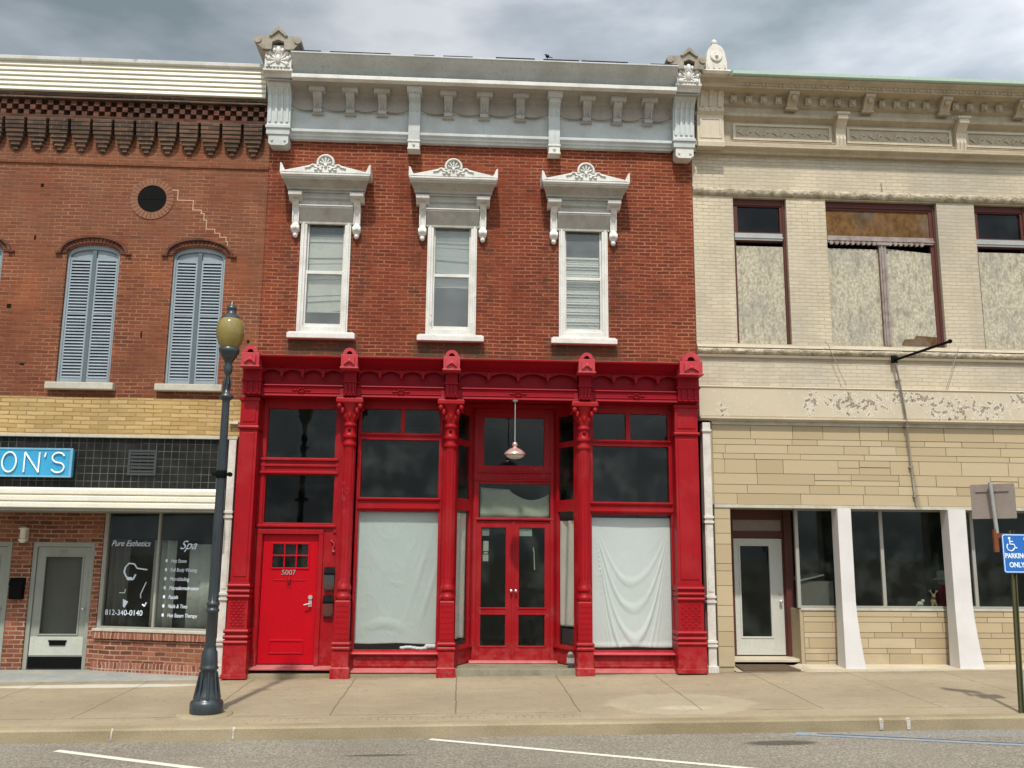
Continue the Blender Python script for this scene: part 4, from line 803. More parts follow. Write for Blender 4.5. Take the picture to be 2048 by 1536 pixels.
cloth(.06, LA - .06, .50, 2.56, .08, lambda u, v: -.02 * math.sin(u * 17 + v), M_SHEET3, 'narrow dull curtain in the side light left of the french doors', 'curtain', 40, TA)
cloth(.06, LB - .06, .70, 2.45, .08, lambda u, v: -.02 * math.sin(u * 14 + 2 * v), M_SHEET3, 'narrow dull curtain in the side light right of the french doors', 'curtain', 40, TB)
m = MB()
for k in range(7): m.ell((-.88 + .06 * k, .10, .375 + .01 * math.sin(k)), .055, .04, .028)
for k in range(3): m.ell((-.48 + .05 * k, .10, .40), .05, .04, .04)
tag(m.build('crumpled_cloth', M_SHEET2), 'crumpled white cloth lying at the bottom of left red shop window', 'cloth')

# ================================================================== LEFT BUILDING
left = thing('shop_building', (-6.5, 0, 0), 'orange brick building with shuttered arched windows and a ground floor salon, on the left', 'building')
LX0, LX1 = -10.6, -3.445
LW = (-8.24, -6.30, -4.53)
m = MB(); m.wall(LX0, LX1, 4.38, 9.72, 0, .3, [(c - .44, c + .44, 4.62, 7.03) for c in LW])
for c in LW:       # arch spandrels
    for s in (-1, 1):
        pts = [(c + s * .44, 7.03), (c + s * .44, 6.84)] + [(c + s * .44 * math.cos(rad(a)), 6.84 + .185 * math.sin(rad(a))) for a in range(10, 91, 10)] + [(c, 7.03)]
        m.py(pts, .0005, .299)
m.build('wall', B_LEFT, left)
m = MB(); m.box(LX0, LX0 + .2, .301, 12, -.3, 9.9); m.box(LX1 - .2, LX1, 1.25, 12, -.3, 4.3); m.box(LX1 - .2, LX1, .301, 12, 4.3, 9.9); m.box(LX0, LX1, 12, 12.2, -.3, 9.9); m.box(LX0 + .2, LX1 - .2, 3.2, 3.3, 0, 4); m.build('side_wall', M_DIM, left)
m = MB(); m.box(LX0, LX1, -.1, 12.2, 10.22, 10.3); m.build('roof', M_ROOF, left)
m = MB(); m.box(LX0 + .2, LX1 - .2, .301, 12, 4.2, 4.35); m.add([(LX0, -.02, -.16), (-3.95, -.02, -.105), (-3.95, .1, -.10), (-5.95, .62, -.06), (-5.95, 3.2, -.04), (LX0, 3.2, -.06)], [(0, 1, 2, 3, 4, 5)]); m.build('floor', M_FLOOR, left)
m = MB(); m.add([(LX0, -.32, -.155), (-3.72, -.32, -.072), (-3.9, .0, -.055), (-5.9, .6, -.035), (LX0, .64, -.055), (LX0, -.32, -.3), (-3.72, -.32, -.3)], [(0, 1, 2, 3, 4), (0, 1, 6, 5)]); m.build('doorway_ramp', paint('grey ramp paint', (.24, .25, .235), (.40, .36, .27), .7, .8, .2, 3, .4), left)
# upper siding
m = MB(); n = 6; z0, z1 = 9.72, 10.26
pr = [(0, z0 - .005)]
for i in range(n):
    a = z0 + (z1 - z0) * i / n; b = z0 + (z1 - z0) * (i + 1) / n; pr += [(-.20, a), (-.205, a + .01), (-.175, b - .004)]
pr += [(-.17, z1), (0, z1)]; m.px(pr, LX0, -3.53); sid = m.build('metal_siding', M_IVORY, left)
m = MB(); m.px([(0, 10.255), (-.19, 10.255), (-.24, 10.27), (-.25, 10.33), (-.19, 10.34), (0, 10.32)], LX0, -3.52); m.build('gutter', M_WHITE, left, bevel=.006)
m = MB(); m.px([(0, 9.60), (-.16, 9.60), (-.16, 9.63), (-.13, 9.64), (-.15, 9.66), (-.15, 9.71), (0, 9.71)], LX0, -3.5); m.build('corbelled_top_course', B_DARK, left, bevel=.004)
m = MB(); rng = random.Random(9)
k = 0; x = LX0
while x < -3.52:
    for r in range(3):
        if (k + r) % 2 == 0: m.box(x, x + .088, -.11, 0.001, 9.31 + r * .095, 9.31 + r * .095 + .085)
    k += 1; x += .098
m.px([(0, 9.24), (-.12, 9.24), (-.13, 9.305), (0, 9.305)], LX0, -3.5); m.build('dentil_course', B_DENT, left)
cbx = None
for i in range(19):
    x = -3.72 - .368 * i
    if cbx is None:
        m = MB()
        for j, (hw, p) in enumerate(((.158, .17), (.158, .165), (.158, .155), (.152, .14), (.138, .12), (.112, .095), (.078, .07), (.04, .04))): z = 9.235 - j * .069; m.box(x - hw, x + hw, -p, .001, z - .060, z); m.box(x - hw * .93, x + hw * .93, -p * .8, .001, z - .069, z - .060)
        cbx = m.build('corbel', B_DARK, left, bevel=.004)
    else: copy_tree(cbx, left, dx=x + 3.72)
m = MB(); m.px([(0, 8.46), (-.025, 8.46), (-.03, 8.515), (0, 8.52)], LX0, LX1); m.build('string_course', B_LEFT, left)
m = MB(); ring = []
for k in range(30):
    a = 2 * math.pi * k / 30; c, s_ = math.cos(a), math.sin(a); w = .024; ti = .245; to = .37
    q = [(-5.40 + c * ti - s_ * w, 7.87 + s_ * ti + c * w), (-5.40 + c * ti + s_ * w, 7.87 + s_ * ti - c * w), (-5.40 + c * to + s_ * w * 1.4, 7.87 + s_ * to - c * w * 1.4), (-5.40 + c * to - s_ * w * 1.4, 7.87 + s_ * to + c * w * 1.4)]
    m.py(q, -.012, .0)
vent = m.build('round_vent', paint('ring brick', (.24, .115, .07), (.14, .06, .04), .6, .9, .1, 8, .4), left)
m = MB(); m.lathe(0, 0, [(.245, -.0), (.25, .01)], 32)
m = MB(); m.loft([[(-5.40 + .25 * math.cos(t * math.pi / 16), y, 7.87 + .25 * math.sin(t * math.pi / 16)) for t in range(32)] for y in (-.004, .001)], True, False)
m.px([(-.006, 7.86), (-.008, 7.86), (-.008, 7.866), (-.006, 7.866)], -5.6, -5.2)
m.build('louvre', M_BLACK, vent)
def arched_window(c, parent):
    m = MB()
    out = [(c + .44 * math.cos(rad(a)), 6.84 + .185 * math.sin(rad(a))) for a in range(0, 181, 10)]; inn = [(c + .39 * math.cos(rad(a)), 6.83 + .12 * math.sin(rad(a))) for a in range(180, -1, -10)]
    m.py(out + inn, .05, .14); m.wall(c - .44, c + .44, 4.63, 6.84, .05, .14, [(c - .40, c + .40, 4.63, 6.84)])
    m.py([(c + .40 * math.cos(rad(a)), 6.80 + .15 * math.sin(rad(a))) for a in range(0, 181, 12)], .09, .12)
    f = m.build('window', M_SHUT, parent, bevel=.004)
    for s in (-1, 1):
        x0, x1 = (c - .395, c - .035) if s < 0 else (c + .035, c + .395); m = MB()
        m.wall(x0, x1, 4.64, 6.80, .055, .085, [(x0 + .028, x1 - .028, 4.72, 5.80), (x0 + .028, x1 - .028, 5.835, 6.75)])
        for za, zb in ((4.72, 5.80), (5.835, 6.75)):
            z = za
            while z < zb - .03: m.px([(.046, z), (.052, z - .003), (.086, z + .040), (.080, z + .043)], x0 + .028, x1 - .028); z += .0535
        sh = m.build('shutter', M_SHUT, f); MB().box(x0 + .03, x1 - .03, .088, .092, 4.66, 6.78).build('backing', M_BLACK, sh)
    MB().box(c - .033, c + .033, .045, .085, 4.64, 6.93).build('centre_post', M_SHUTD, f, bevel=.004)
    m = MB(); m.box(c - .55, c + .55, -.13, .05, 4.50, 4.615); m.build('sill', M_SILL, f, bevel=.012)
    m = MB(); N = 22
    for k in range(N):
        a0 = 180 * k / N + .8; a1 = 180 * (k + 1) / N - .8; P0 = lambda a, e: (c + (.45 + e) * math.cos(rad(a)), 6.86 + (.19 + e) * math.sin(rad(a)))
        m.py([P0(a0, 0), P0(a0, .085), P0(a1, .085), P0(a1, 0)], -.02, .001)
    for s in (-1, 1): pass
    pts = []
    o_ = [(c + .57 * math.cos(rad(a)), 6.87 + .30 * math.sin(rad(a))) for a in range(0, 181, 9)]; i_ = [(c + .53 * math.cos(rad(a)), 6.87 + .265 * math.sin(rad(a))) for a in range(180, -1, -9)]
    m.py(o_ + i_, -.055, .001)
    for s in (-1, 1): m.box(c + s * .58 - .05, c + s * .58 + .05, -.05, .001, 6.845, 6.875)
    m.build('arch_hood', B_DENT, f); return f
w1 = arched_window(LW[2], left)
for c in LW[:2]: copy_tree(w1, left, dx=c - LW[2])
# pock marks and repaired crack
m = MB()
for x, z, w, h in ((-7.61, 5.91, .07, .07), (-7.27, 8.06, .05, .06), (-7.30, 7.12, .03, .08), (-5.40, 5.46, .025, .12), (-7.30, 4.92, .07, .03), (-3.62, 5.38, .04, .05)): m.box(x - w / 2, x + w / 2, -.003, .001, z - h / 2, z + h / 2)
m.build('brick_hole', M_BLACK, left)
m = MB(); rng = random.Random(4); pts = [(-5.07, 8.04), (-4.97, 7.93), (-4.97, 7.86), (-4.70, 7.75), (-4.70, 7.69), (-4.55, 7.63), (-4.50, 7.51), (-4.45, 7.35), (-4.30, 7.28), (-4.21, 7.21), (-4.10, 7.13), (-4.07, 7.03)]
for (a, b), (c_, d_) in zip(pts, pts[1:]): m.box(min(a, c_) - .008, max(a, c_) + .008, -.004, .001, b - .008, b + .008); m.box(c_ - .007, c_ + .007, -.0035, .001, min(b, d_) - .008, max(b, d_) + .008)
m.build('mortar_repair', paint('pale repair mortar', (.50, .33, .22), (.38, .22, .14), .6, .9, .1), left)
# yellow band, tile, sign, awning
m = MB(); m.box(LX0, -3.66, -.04, .3, 3.76, 4.375); m.build('yellow_brick_band', B_YEL, left); m = MB(); m.box(LX0, -3.68, -.07, .3, 3.71, 3.758); m.build('band_ledge', M_SILL, left, bevel=.005)
m = MB(); m.box(LX0, -3.93, -.01, .3, 2.86, 3.708); m.build('tile_band', M_TILE, left)
m = MB(); m.wall(-5.44, -4.98, 3.10, 3.52, -.025, -.009, [(-5.40, -5.02, 3.14, 3.48)])
for k in range(6): m.box(-5.40, -5.02, -.02, -.009, 3.15 + k * .058, 3.18 + k * .058)
m.build('vent_grille', M_LGREEN, left)
sg = thing('shop_sign', (-7.1, 0, 3.05), 'bright blue sign box with white letters on the black tiles of the left building', 'sign')
m = MB(); m.box(-8.2, -6.30, -.13, -.012, 3.06, 3.50); m.build('panel', M_BLUE, sg, bevel=.005); m = MB(); m.wall(-8.21, -6.285, 3.045, 3.515, -.14, -.11, [(-8.18, -6.325, 3.075, 3.485)]); m.build('frame', paint('sign frame blue', (.12, .32, .45), (.3, .45, .5), .5, .5, .4), sg)
def letter_tubes(paths, name):
    m = MB()
    for p in paths: m.path([(x, -.15, z) for x, z in p], .0135, 8)
    return m.build(name, M_NEON, sg)
zb, zt = 3.12, 3.44
def ellp(cx, cz, rx, rz, a0=0, a1=360, n=22): return [(cx + rx * math.cos(rad(a0 + (a1 - a0) * k / n)), cz + rz * math.sin(rad(a0 + (a1 - a0) * k / n))) for k in range(n + 1)]
letter_tubes([ellp(-7.27, 3.28, .11, .16)], 'letter_o'); letter_tubes([[(-7.03, zb), (-7.03, zt), (-6.80, zb), (-6.80, zt)]], 'letter_n'); letter_tubes([[(-6.70, zt), (-6.715, 3.37)]], 'apostrophe')
letter_tubes([ellp(-6.50, 3.36, .095, .08, 20, 270, 14) + ellp(-6.50, 3.20, .10, .08, 90, -160, 14)], 'letter_s')
m = MB(); pr = [(0, 2.54)]
for i in range(3): a = 2.54 + .105 * i; pr += [(-.52, a), (-.53, a + .012), (-.53, a + .075), (-.50, a + .10)]
pr += [(-.5, 2.86), (0, 2.88)]; m.px(pr, LX0, -3.84); aw = m.build('awning_fascia', M_IVORY, left, bevel=.003)
m = MB(); m.box(LX0, -3.86, -.48, .9, 2.50, 2.538); m.build('soffit', M_OLIVE, aw)
# white iron pilaster between the shopfronts
def iron_strip(x0, x1, parent, zt_=4.12):
    m = MB(); m.box(x0, x1, -.09, .1, -.05, zt_)
    for z in (3.98, 2.52, 2.44, 1.22, 1.14, .50, .44): m.box(x0 - .015, x1 + .015, -.115, .0, z - .02, z + .02)
    m.box(x0 - .02, x1 + .02, -.13, 0, -.06, .12); m.box(x0 + .02, x1 - .02, -.10, -.08, 1.3, 2.38); return m.build('iron_pilaster', paint('dingy pilaster paint', (.58, .55, .49), (.33, .27, .22), .6, .6, .3, 5, .3), parent, bevel=.005)
iron_strip(-3.81, -3.69, left, 3.70)
m = MB(); m.box(-3.97, -3.86, -.03, .12, -.1, 3.7); m.build('corner_trim', M_OLIVE, left, bevel=.004)
# salon front: angled window + doors
A, B = (-5.95, .60), (-3.95, .0); T, L = T_line(A, B); M1 = .0
m = MB(T); m.wall(0, L, .60, 2.52, .0, .08, [(.07, 1.02, .66, 2.50), (1.06, L - .06, .66, 2.50)]); sw = m.build('salon_window', M_WFRAME, left, bevel=.004)
for k, (a, b) in enumerate(((.06, 1.03), (1.05, L - .05))): MB(T).box(a, b, .035, .041, .65, 2.51).build('pane', G_SHOP, sw)
m = MB(T); m.box(-.02, L + .02, -.09, .09, .585, .63); m.build('sill', M_SILL, sw, bevel=.006)
m = MB(T); m.box(0, L, -.03, .2, -.25, .45); m.build('brick_base', B_SHOP, left); m = MB(T); m.box(-.01, L + .01, -.075, .2, .465, .584); m.build('rowlock_course', B_SOLD, left, bevel=.005); m = MB(T); m.box(-.01, L + .01, -.055, .2, -.28, .10); m.build('soldier_course', B_SOLD, left, bevel=.005)
def wtext(s, u, z, size, shear=.3, sx=1.0, name='lettering'):
    T0 = T(u, .030, z); return text(name, s, size, T0, M_SWHITE, sw, .0015, 'LEFT', shear, sx, 0, 0, math.atan2(B[1] - A[1], B[0] - A[0]))
wtext('Pure Esthetics', .13, 1.96, .135, .45, .95); wtext('Spa', 1.42, 1.92, .20, .5, 1.1); wtext('812-340-0140', .12, .84, .125, 0, 1.0)
for k, s in enumerate(('Hot Stone', 'Full Body Waxing', 'Microblading', 'Microdermabrasion', 'Facials', 'Nails & Tints', 'Hot Steam Therapy')):
    z = 1.70 - k * .145; wtext(s, 1.28, z, .085, .2, .8, 'service_line')
    m = MB(T); m.ell((1.20, .028, z + .03), .022, .003, .032, 10, 5); m.build('service_bullet', M_SWHITE, sw)
m = MB(T)       # line drawing of a face and glass
fc = [(.44, 1.62), (.50, 1.68), (.60, 1.67), (.66, 1.60), (.85, 1.58)]; m.path([(a, .03, b) for a, b in fc], .011); m.path([(a, .03, b) for a, b in [(.44, 1.62), (.42, 1.54), (.46, 1.47), (.52, 1.42), (.60, 1.42), (.64, 1.50)]], .014)
m.ell((.53, .03, 1.43), .06, .003, .03); m.path([(a, .03, b) for a, b in [(.85, 1.38), (.80, 1.27), (.76, 1.18), (.77, 1.12)]], .007); m.path([(.36, .03, 1.20), (.46, .03, 1.20), (.47, .03, 1.26)], .006); m.py([(.44, 1.10), (.54, 1.06), (.48, .96), (.45, .98)], .027, .031); m.path([(.81, .03, 1.02), (.85, .03, .99), (.88, .03, 1.05)], .012)
m.build('window_drawing', M_SWHITE, sw)
# curtains in the salon window
def folds(a, b, z0, z1, v, mat, label, amp=.03, fr_=46):
    m = MB(T); n = int((b - a) / .012); V = []; F = []; m.smooth = True
    for i in range(n + 1):
        u = a + (b - a) * i / n; w = v + amp * math.sin(u * fr_ + 2 * math.sin(u * 7)); V += [(u, w, z0), (u, w, z1)]
    for i in range(n): F.append((2 * i, 2 * i + 2, 2 * i + 3, 2 * i + 1))
    m.add(V, F); o = m.build('salon_curtain', mat); o.modifiers.new('t', 'SOLIDIFY').thickness = .003; return tag(o, label, 'curtain', 'curtains in the salon window')
folds(.05, .42, .64, 2.1, .14, M_CURTD, 'dark curtain at the left edge of the salon window'); folds(.86, 1.32, .64, 2.06, .14, M_CURT, 'grey curtain behind the middle bar of the salon window'); folds(1.55, L - .02, .64, 2.0, .14, M_CURT, 'pale grey curtain in the right part of the salon window', .012, 20)
m = MB(T); m.box(.03, 1.04, .10, .13, 2.08, 2.50); m.box(1.05, L - .02, .10, .13, 2.06, 2.50); tag(m.build('salon_valance', M_NAVY), 'dark navy valance across the top of the salon window', 'valance')
m = MB(); m.wall(LX0, -5.96, -.2, 2.52, .60, .85, [(-7.10, -6.08, -.1, 2.02), (-8.6, -7.42, -.1, 2.02)]); m.build('doorway_wall', B_SHOP, left)
def salon_door(x0, x1, parent, num):
    m = MB(); m.wall(x0, x1, -.06, 2.02, .63, .72, [(x0 + .07, x1 - .07, -.06, 1.94)]); f = m.build('door_frame', M_OLIVE, parent, bevel=.005)
    m = MB(); m.wall(x0 + .075, x1 - .075, -.03, 1.935, .66, .71, [(x0 + .21, x1 - .20, .52, 1.78)]); m.wall(x0 + .19, x1 - .18, .50, 1.80, .645, .66, [(x0 + .215, x1 - .205, .525, 1.775)]); d = m.build('door', M_OLIVE, f, bevel=.004)
    MB().box(x0 + .20, x1 - .19, .688, .694, .51, 1.79).build('pane', G_SHOP, d)
    m = MB(); m.box(x0 + .08, x1 - .08, .65, .659, .18, .48); m.build('kick_panel', M_OLIVEL, d, bevel=.003); m = MB(); m.box(x0 + .08, x1 - .08, .648, .659, -.02, .16); m.build('rubber_sweep', M_BLACK, d)
    m = MB(); m.box(x0 + .40, x1 - .36, .635, .65, .34, .42); m.box(x0 + .385, x1 - .345, .63, .65, .40, .425); m.build('mail_slot', M_BLACK, d)
    m = MB(); m.tube((x1 - .115, .66, .93), (x1 - .115, .61, .93), .012); m.ell((x1 - .115, .60, .93), .028, .025, .028); m.build('handle', M_BRASS, d)
    text('door_number', num, .085, ((x0 + x1) / 2 - .08, .648, 1.835), M_SIGNB, d, .002)
    m = MB(); return f
salon_door(-7.10, -6.08, left, '111'); salon_door(-8.58, -7.44, left, '113')
m = MB(); m.box(-6.92, -6.28, .76, .77, .45, 1.85); tag(m.build('hanging_cloth', M_CURTD), 'dark cloth hung inside the glass of the left salon door', 'cloth')
t = thing('wall_lantern', (-7.22, .55, 1.9), 'small white wall lantern on the brick pier between the left doors', 'lantern')
m = MB(); m.box(-7.26, -7.18, .53, .6, 2.02, 2.25); m.build('bracket', M_WHITE, t); m = MB(); m.lathe(-7.22, .48, [(.02, 2.27), (.075, 2.24), (.075, 2.22), (.05, 2.215), (.05, 2.07), (.07, 2.06), (.07, 2.04), (.03, 2.0)], 12, smooth=False); m.build('lamp_body', M_IVORY, t)
t = thing('mailbox', (-7.26, .6, 1.1), 'black wall mailbox on the brick pier below the lantern', 'mailbox')
m = MB(); m.px([(.6, 1.08), (.50, 1.08), (.48, 1.14), (.48, 1.33), (.53, 1.42), (.6, 1.42)], -7.36, -7.16); m.build('body', M_BLACK, t, bevel=.01); m = MB(); m.px([(.6, 1.31), (.47, 1.31), (.47, 1.345), (.53, 1.43), (.6, 1.43)], -7.37, -7.15); m.build('lid', M_BLACK, t, bevel=.005)

# ================================================================== CREAM BUILDING
right = thing('painted_building', (7.5, 0, 0), 'cream painted brick building with boarded upper windows and stone shopfront, on the right', 'building')
RX0, RX1 = 4.065, 12.6
RW = [(4.79, 5.76), (6.48, 8.54), (9.24, 10.24)]
MB().wall(RX0, RX1, 4.18, 9.95, 0, .3, [(a, b, 5.53, 8.22) for a, b in RW]).build('wall', B_CREAM, right)
m = MB(); m.box(RX0, RX0 + .2, 1.0, 12, -.2, 4.2); m.box(RX0, RX0 + .2, .301, 12, 4.2, 9.9); m.box(RX1 - .2, RX1, .301, 12, -.2, 9.9); m.box(RX0, RX1, 12, 12.2, -.2, 9.9); m.box(RX0 + .2, RX1 - .2, 4.0, 4.1, 0, 9.9); m.build('side_wall', M_DIM, right)
m = MB(); m.box(RX0, RX1, -.1, 12.2, 9.96, 10.1); m.build('roof', M_ROOF, right)
m = MB(); m.box(RX0 + .2, RX1 - .2, .301, 12, 4.2, 4.4); m.box(4.56, RX1, .5, 12, .0, .12); m.build('floor', M_FLOOR, right)
def ledge(z0, z1, y, name, seed):
    rng = random.Random(seed); m = MB(); x = RX0
    while x < RX1:
        w = rng.uniform(.5, 1.0); b = min(x + w, RX1); n = 10; 
        rings = []
        for i in range(n + 1):
            u = x + (b - x) * i / n; q = lambda s: rng.uniform(-s, s)
            rings.append([(u, .0, z0), (u, y + .02 + q(.004), z0 + .004), (u, y + q(.012) - .015, (z0 + z1) / 2 + q(.02)), (u, y + q(.012), z1 - .03), (u, .0, z1)])
        m.loft(rings, True, True); x = b
    return m.build(name, M_ROCK if z1 - z0 > .12 else M_CREAM, right)
ledge(8.24, 8.40, -.05, 'rock_faced_ledge', 1); ledge(5.33, 5.45, -.08, 'rock_faced_ledge', 2)
m = MB(); m.px([(0, 5.28), (-.05, 5.28), (-.07, 5.32), (0, 5.325)], RX0, RX1); m.px([(0, 5.455), (-.04, 5.455), (-.03, 5.50), (0, 5.51)], RX0, RX1); m.build('string_course', M_CREAM, right)
m = MB(); m.px([(0, 4.22), (-.06, 4.22), (-.07, 4.25), (-.07, 4.72), (-.09, 4.75), (0, 4.78)], RX0, RX1); m.build('sign_band', M_BAND, right, bevel=.006)
m = MB(); m.px([(0, 4.16), (-.04, 4.16), (-.12, 4.19), (-.12, 4.215), (0, 4.215)], RX0, RX1); m.build('band_moulding', M_CREAM, right, bevel=.004)
m = MB(); m.box(RX0 + .2, RX1, .02, .25, 2.74, 4.16); m.build('veneer_backing', M_ASHM, right)
rng = random.Random(12)
m = ashlar(MB(), 4.29, RX1, 2.745, 4.10, .02, rng); m.build('stone_veneer', M_ASH, right, tone=True)
m = MB(); m.box(4.28, RX1, -.02, .02, 4.10, 4.158); m.build('veneer_shadow_board', M_SILL, right)
m = MB(); m.box(4.29, 4.55, .02, .9, .0, 2.74); m.build('pier_backing', M_ASHM, right)
m = MB(); z = .10; 
while z < 2.70: h = rng.choice((.12, .18, .24, .32)); h = min(h, 2.74 - z); m.tone = rng.random(); m.box(4.293, 4.556, .003, .9, z + .004, z + h - .004); z += h
m.build('stone_pier', M_ASH, right, tone=True)
iron_strip(4.10, 4.235, right)
m = MB(); m.box(4.55, RX1, .02, 1.0, 2.70, 2.738); m.px([(.02, 2.69), (-.015, 2.69), (-.015, 2.744), (.02, 2.744)], 4.29, RX1); m.build('soffit', M_SILL, right)
# cornice
m = MB(); m.px([(0, 9.02), (-.09, 9.02), (-.10, 9.06), (-.17, 9.10), (-.19, 9.15), (-.19, 9.19), (-.10, 9.20), (-.10, 9.62), (-.15, 9.65), (-.22, 9.68), (-.22, 9.74), (-.17, 9.76), (-.17, 9.86), (-.24, 9.90), (-.24, 10.02), (-.30, 10.06), (-.5, 10.08), (-.52, 10.14), (-.62, 10.19), (-.64, 10.22), (0, 10.24)], RX0 + .02, RX1)
rc = m.build('cornice', M_CREAMD, right, bevel=.004)
m = MB(); m.px([(0, 10.225), (-.68, 10.225), (-.70, 10.24), (-.70, 10.30), (-.3, 10.40), (0, 10.42)], 4.66, RX1); m.build('copper_lip', M_COPPER, rc)
m = MB(); m.px([(0, 9.04), (-.13, 9.085), (-.195, 9.11), (-.20, 9.14), (0, 9.14)], RX0 + .01, RX1); m.px([(0, 9.225), (-.11, 9.225), (-.13, 9.24), (-.11, 9.255), (0, 9.255)], 4.8, RX1)
m.build('lower_moulding', M_CREAM, rc)
m = MB(); rng = random.Random(2)
for a, b in ((4.80, 6.62), (6.90, 8.86), (9.12, 11.2)):
    m.wall(a, b, 9.27, 9.58, -.125, -.10, [(a + .05, b - .05, 9.31, 9.54)])
    n = int((b - a) / .16)
    for k in range(n): x = a + .14 + k * .16; m.path([(x - .05, -.108, 9.40 + .03 * (-1) ** k), (x, -.115, 9.425 - .02 * (-1) ** k), (x + .05, -.108, 9.40 + .03 * (-1) ** (k + 1))], .014, 6); m.ell((x, -.108, 9.44), .025, .02, .02)
m.build('relief_panel', M_CREAM, rc)
m = MB(); x = 4.78; k = 0
while x < 11.5:
    if all(abs(x - q) > .13 for q in (5.84, 7.24, 8.66, 10.09)): m.px([(-.22, 9.90), (-.30, 9.90), (-.32, 9.95), (-.32, 10.02), (-.22, 10.04)], x - .055, x + .055); m.ell((x, -.325, 9.95), .035, .02, .045)
    x += .273
m.px([(-.2, 9.91), (-.248, 9.91), (-.248, 9.93), (-.2, 9.93)], 4.7, 11.5); m.build('dentil_row', M_CREAMD, rc)
m = MB(); x = 4.8
while x < 11.5: m.tube((x, -.52, 10.13), (x + .09, -.53, 10.13), .02, .02, 6); m.ell((x + .16, -.53, 10.13), .03, .02, .03); m.ell((x + .22, -.53, 10.13), .02, .02, .03); x += .30
m.px([(-.48, 10.115), (-.525, 10.115), (-.525, 10.145), (-.48, 10.145)], 4.7, 11.6); m.build('carved_frieze', M_CREAMD, rc)
for x in (5.84, 7.24, 8.66, 10.09):
    m = MB(); m.px([(-.2, 9.83), (-.30, 9.83), (-.34, 9.90), (-.40, 9.97), (-.47, 10.02), (-.47, 10.075), (-.2, 10.075)], x - .09, x + .09); m.px([(-.2, 9.80), (-.3, 9.80), (-.31, 9.83), (-.2, 9.84)], x - .11, x + .11); m.ell((x, -.42, 9.96), .05, .05, .05); m.build('dentil_bracket', M_CREAMD, rc, bevel=.004)
for x in (6.76, 9.0):
    m = MB(); m.px([(-.1, 9.19), (-.16, 9.19), (-.18, 9.3), (-.20, 9.50), (-.28, 9.60), (-.34, 9.64), (-.34, 9.745), (-.1, 9.745)], x - .09, x + .09)
    for s in (-.07, 0, .07): m.px([(-.1, 9.19), (-.18, 9.19), (-.20, 9.32), (-.19, 9.36), (-.1, 9.36)], x + s - .018, x + s + .018)
    m.px([(-.1, 9.72), (-.36, 9.72), (-.37, 9.76), (-.1, 9.765)], x - .12, x + .12); m.build('long_bracket', M_CREAM, rc, bevel=.004)
m = MB(); m.px([(0, 9.06), (-.26, 9.06), (-.27, 9.15), (-.24, 9.17), (-.24, 9.66), (-.30, 9.72), (-.30, 9.78), (-.27, 9.80), (-.32, 10.0), (-.42, 10.18), (-.50, 10.26), (-.50, 10.31), (0, 10.31)], 4.12, 4.60)
for s in (.08, .24, .40): m.px([(-.2, 9.8), (-.29, 9.8), (-.345, 10.0), (-.445, 10.18), (-.2, 10.18)], 4.12 + s - .03, 4.12 + s + .03)
for k in range(5): m.ell((4.16 + k * .1, -.29, 9.75), .035, .03, .05)
m.wall(4.16, 4.56, 9.22, 9.62, -.25, -.24, [(4.20, 4.52, 9.26, 9.58)]); eb = m.build('end_bracket', M_CREAM, rc, bevel=.005)
m = MB(); m.px([(.1, 10.31), (-.54, 10.31), (-.58, 10.35), (-.56, 10.38), (.1, 10.38)], 4.15, 4.66); m.py([(4.22, 10.38), (4.60, 10.38), (4.60, 10.52)] + [(4.41 + .17 * math.cos(rad(a)), 10.62 + .24 * math.sin(rad(a))) for a in range(0, 181, 15)] + [(4.22, 10.52)], -.56, -.1)
m.box(4.36, 4.46, -.5, -.3, 10.84, 10.90); m.ell((4.41, -.45, 10.95), .055, .055, .06); m.tube((4.41, -.57, 10.62), (4.41, -.59, 10.62), .11, .09, 16); m.ell((4.41, -.60, 10.62), .03, .03, .03)
for k in range(4): m.box(4.25 + k * .1, 4.28 + k * .1, -.575, -.55, 10.39, 10.48)
m.build('finial', paint('chalky cream', (.66, .62, .54), (.40, .36, .28), .6, .6, .3, 6, .4), eb, bevel=.006)
m = MB(); m.tube((4.22, -.05, 10.36), (4.37, -.05, 10.86), .035, .02, 8); m.build('finial_back', M_WEATH, eb)
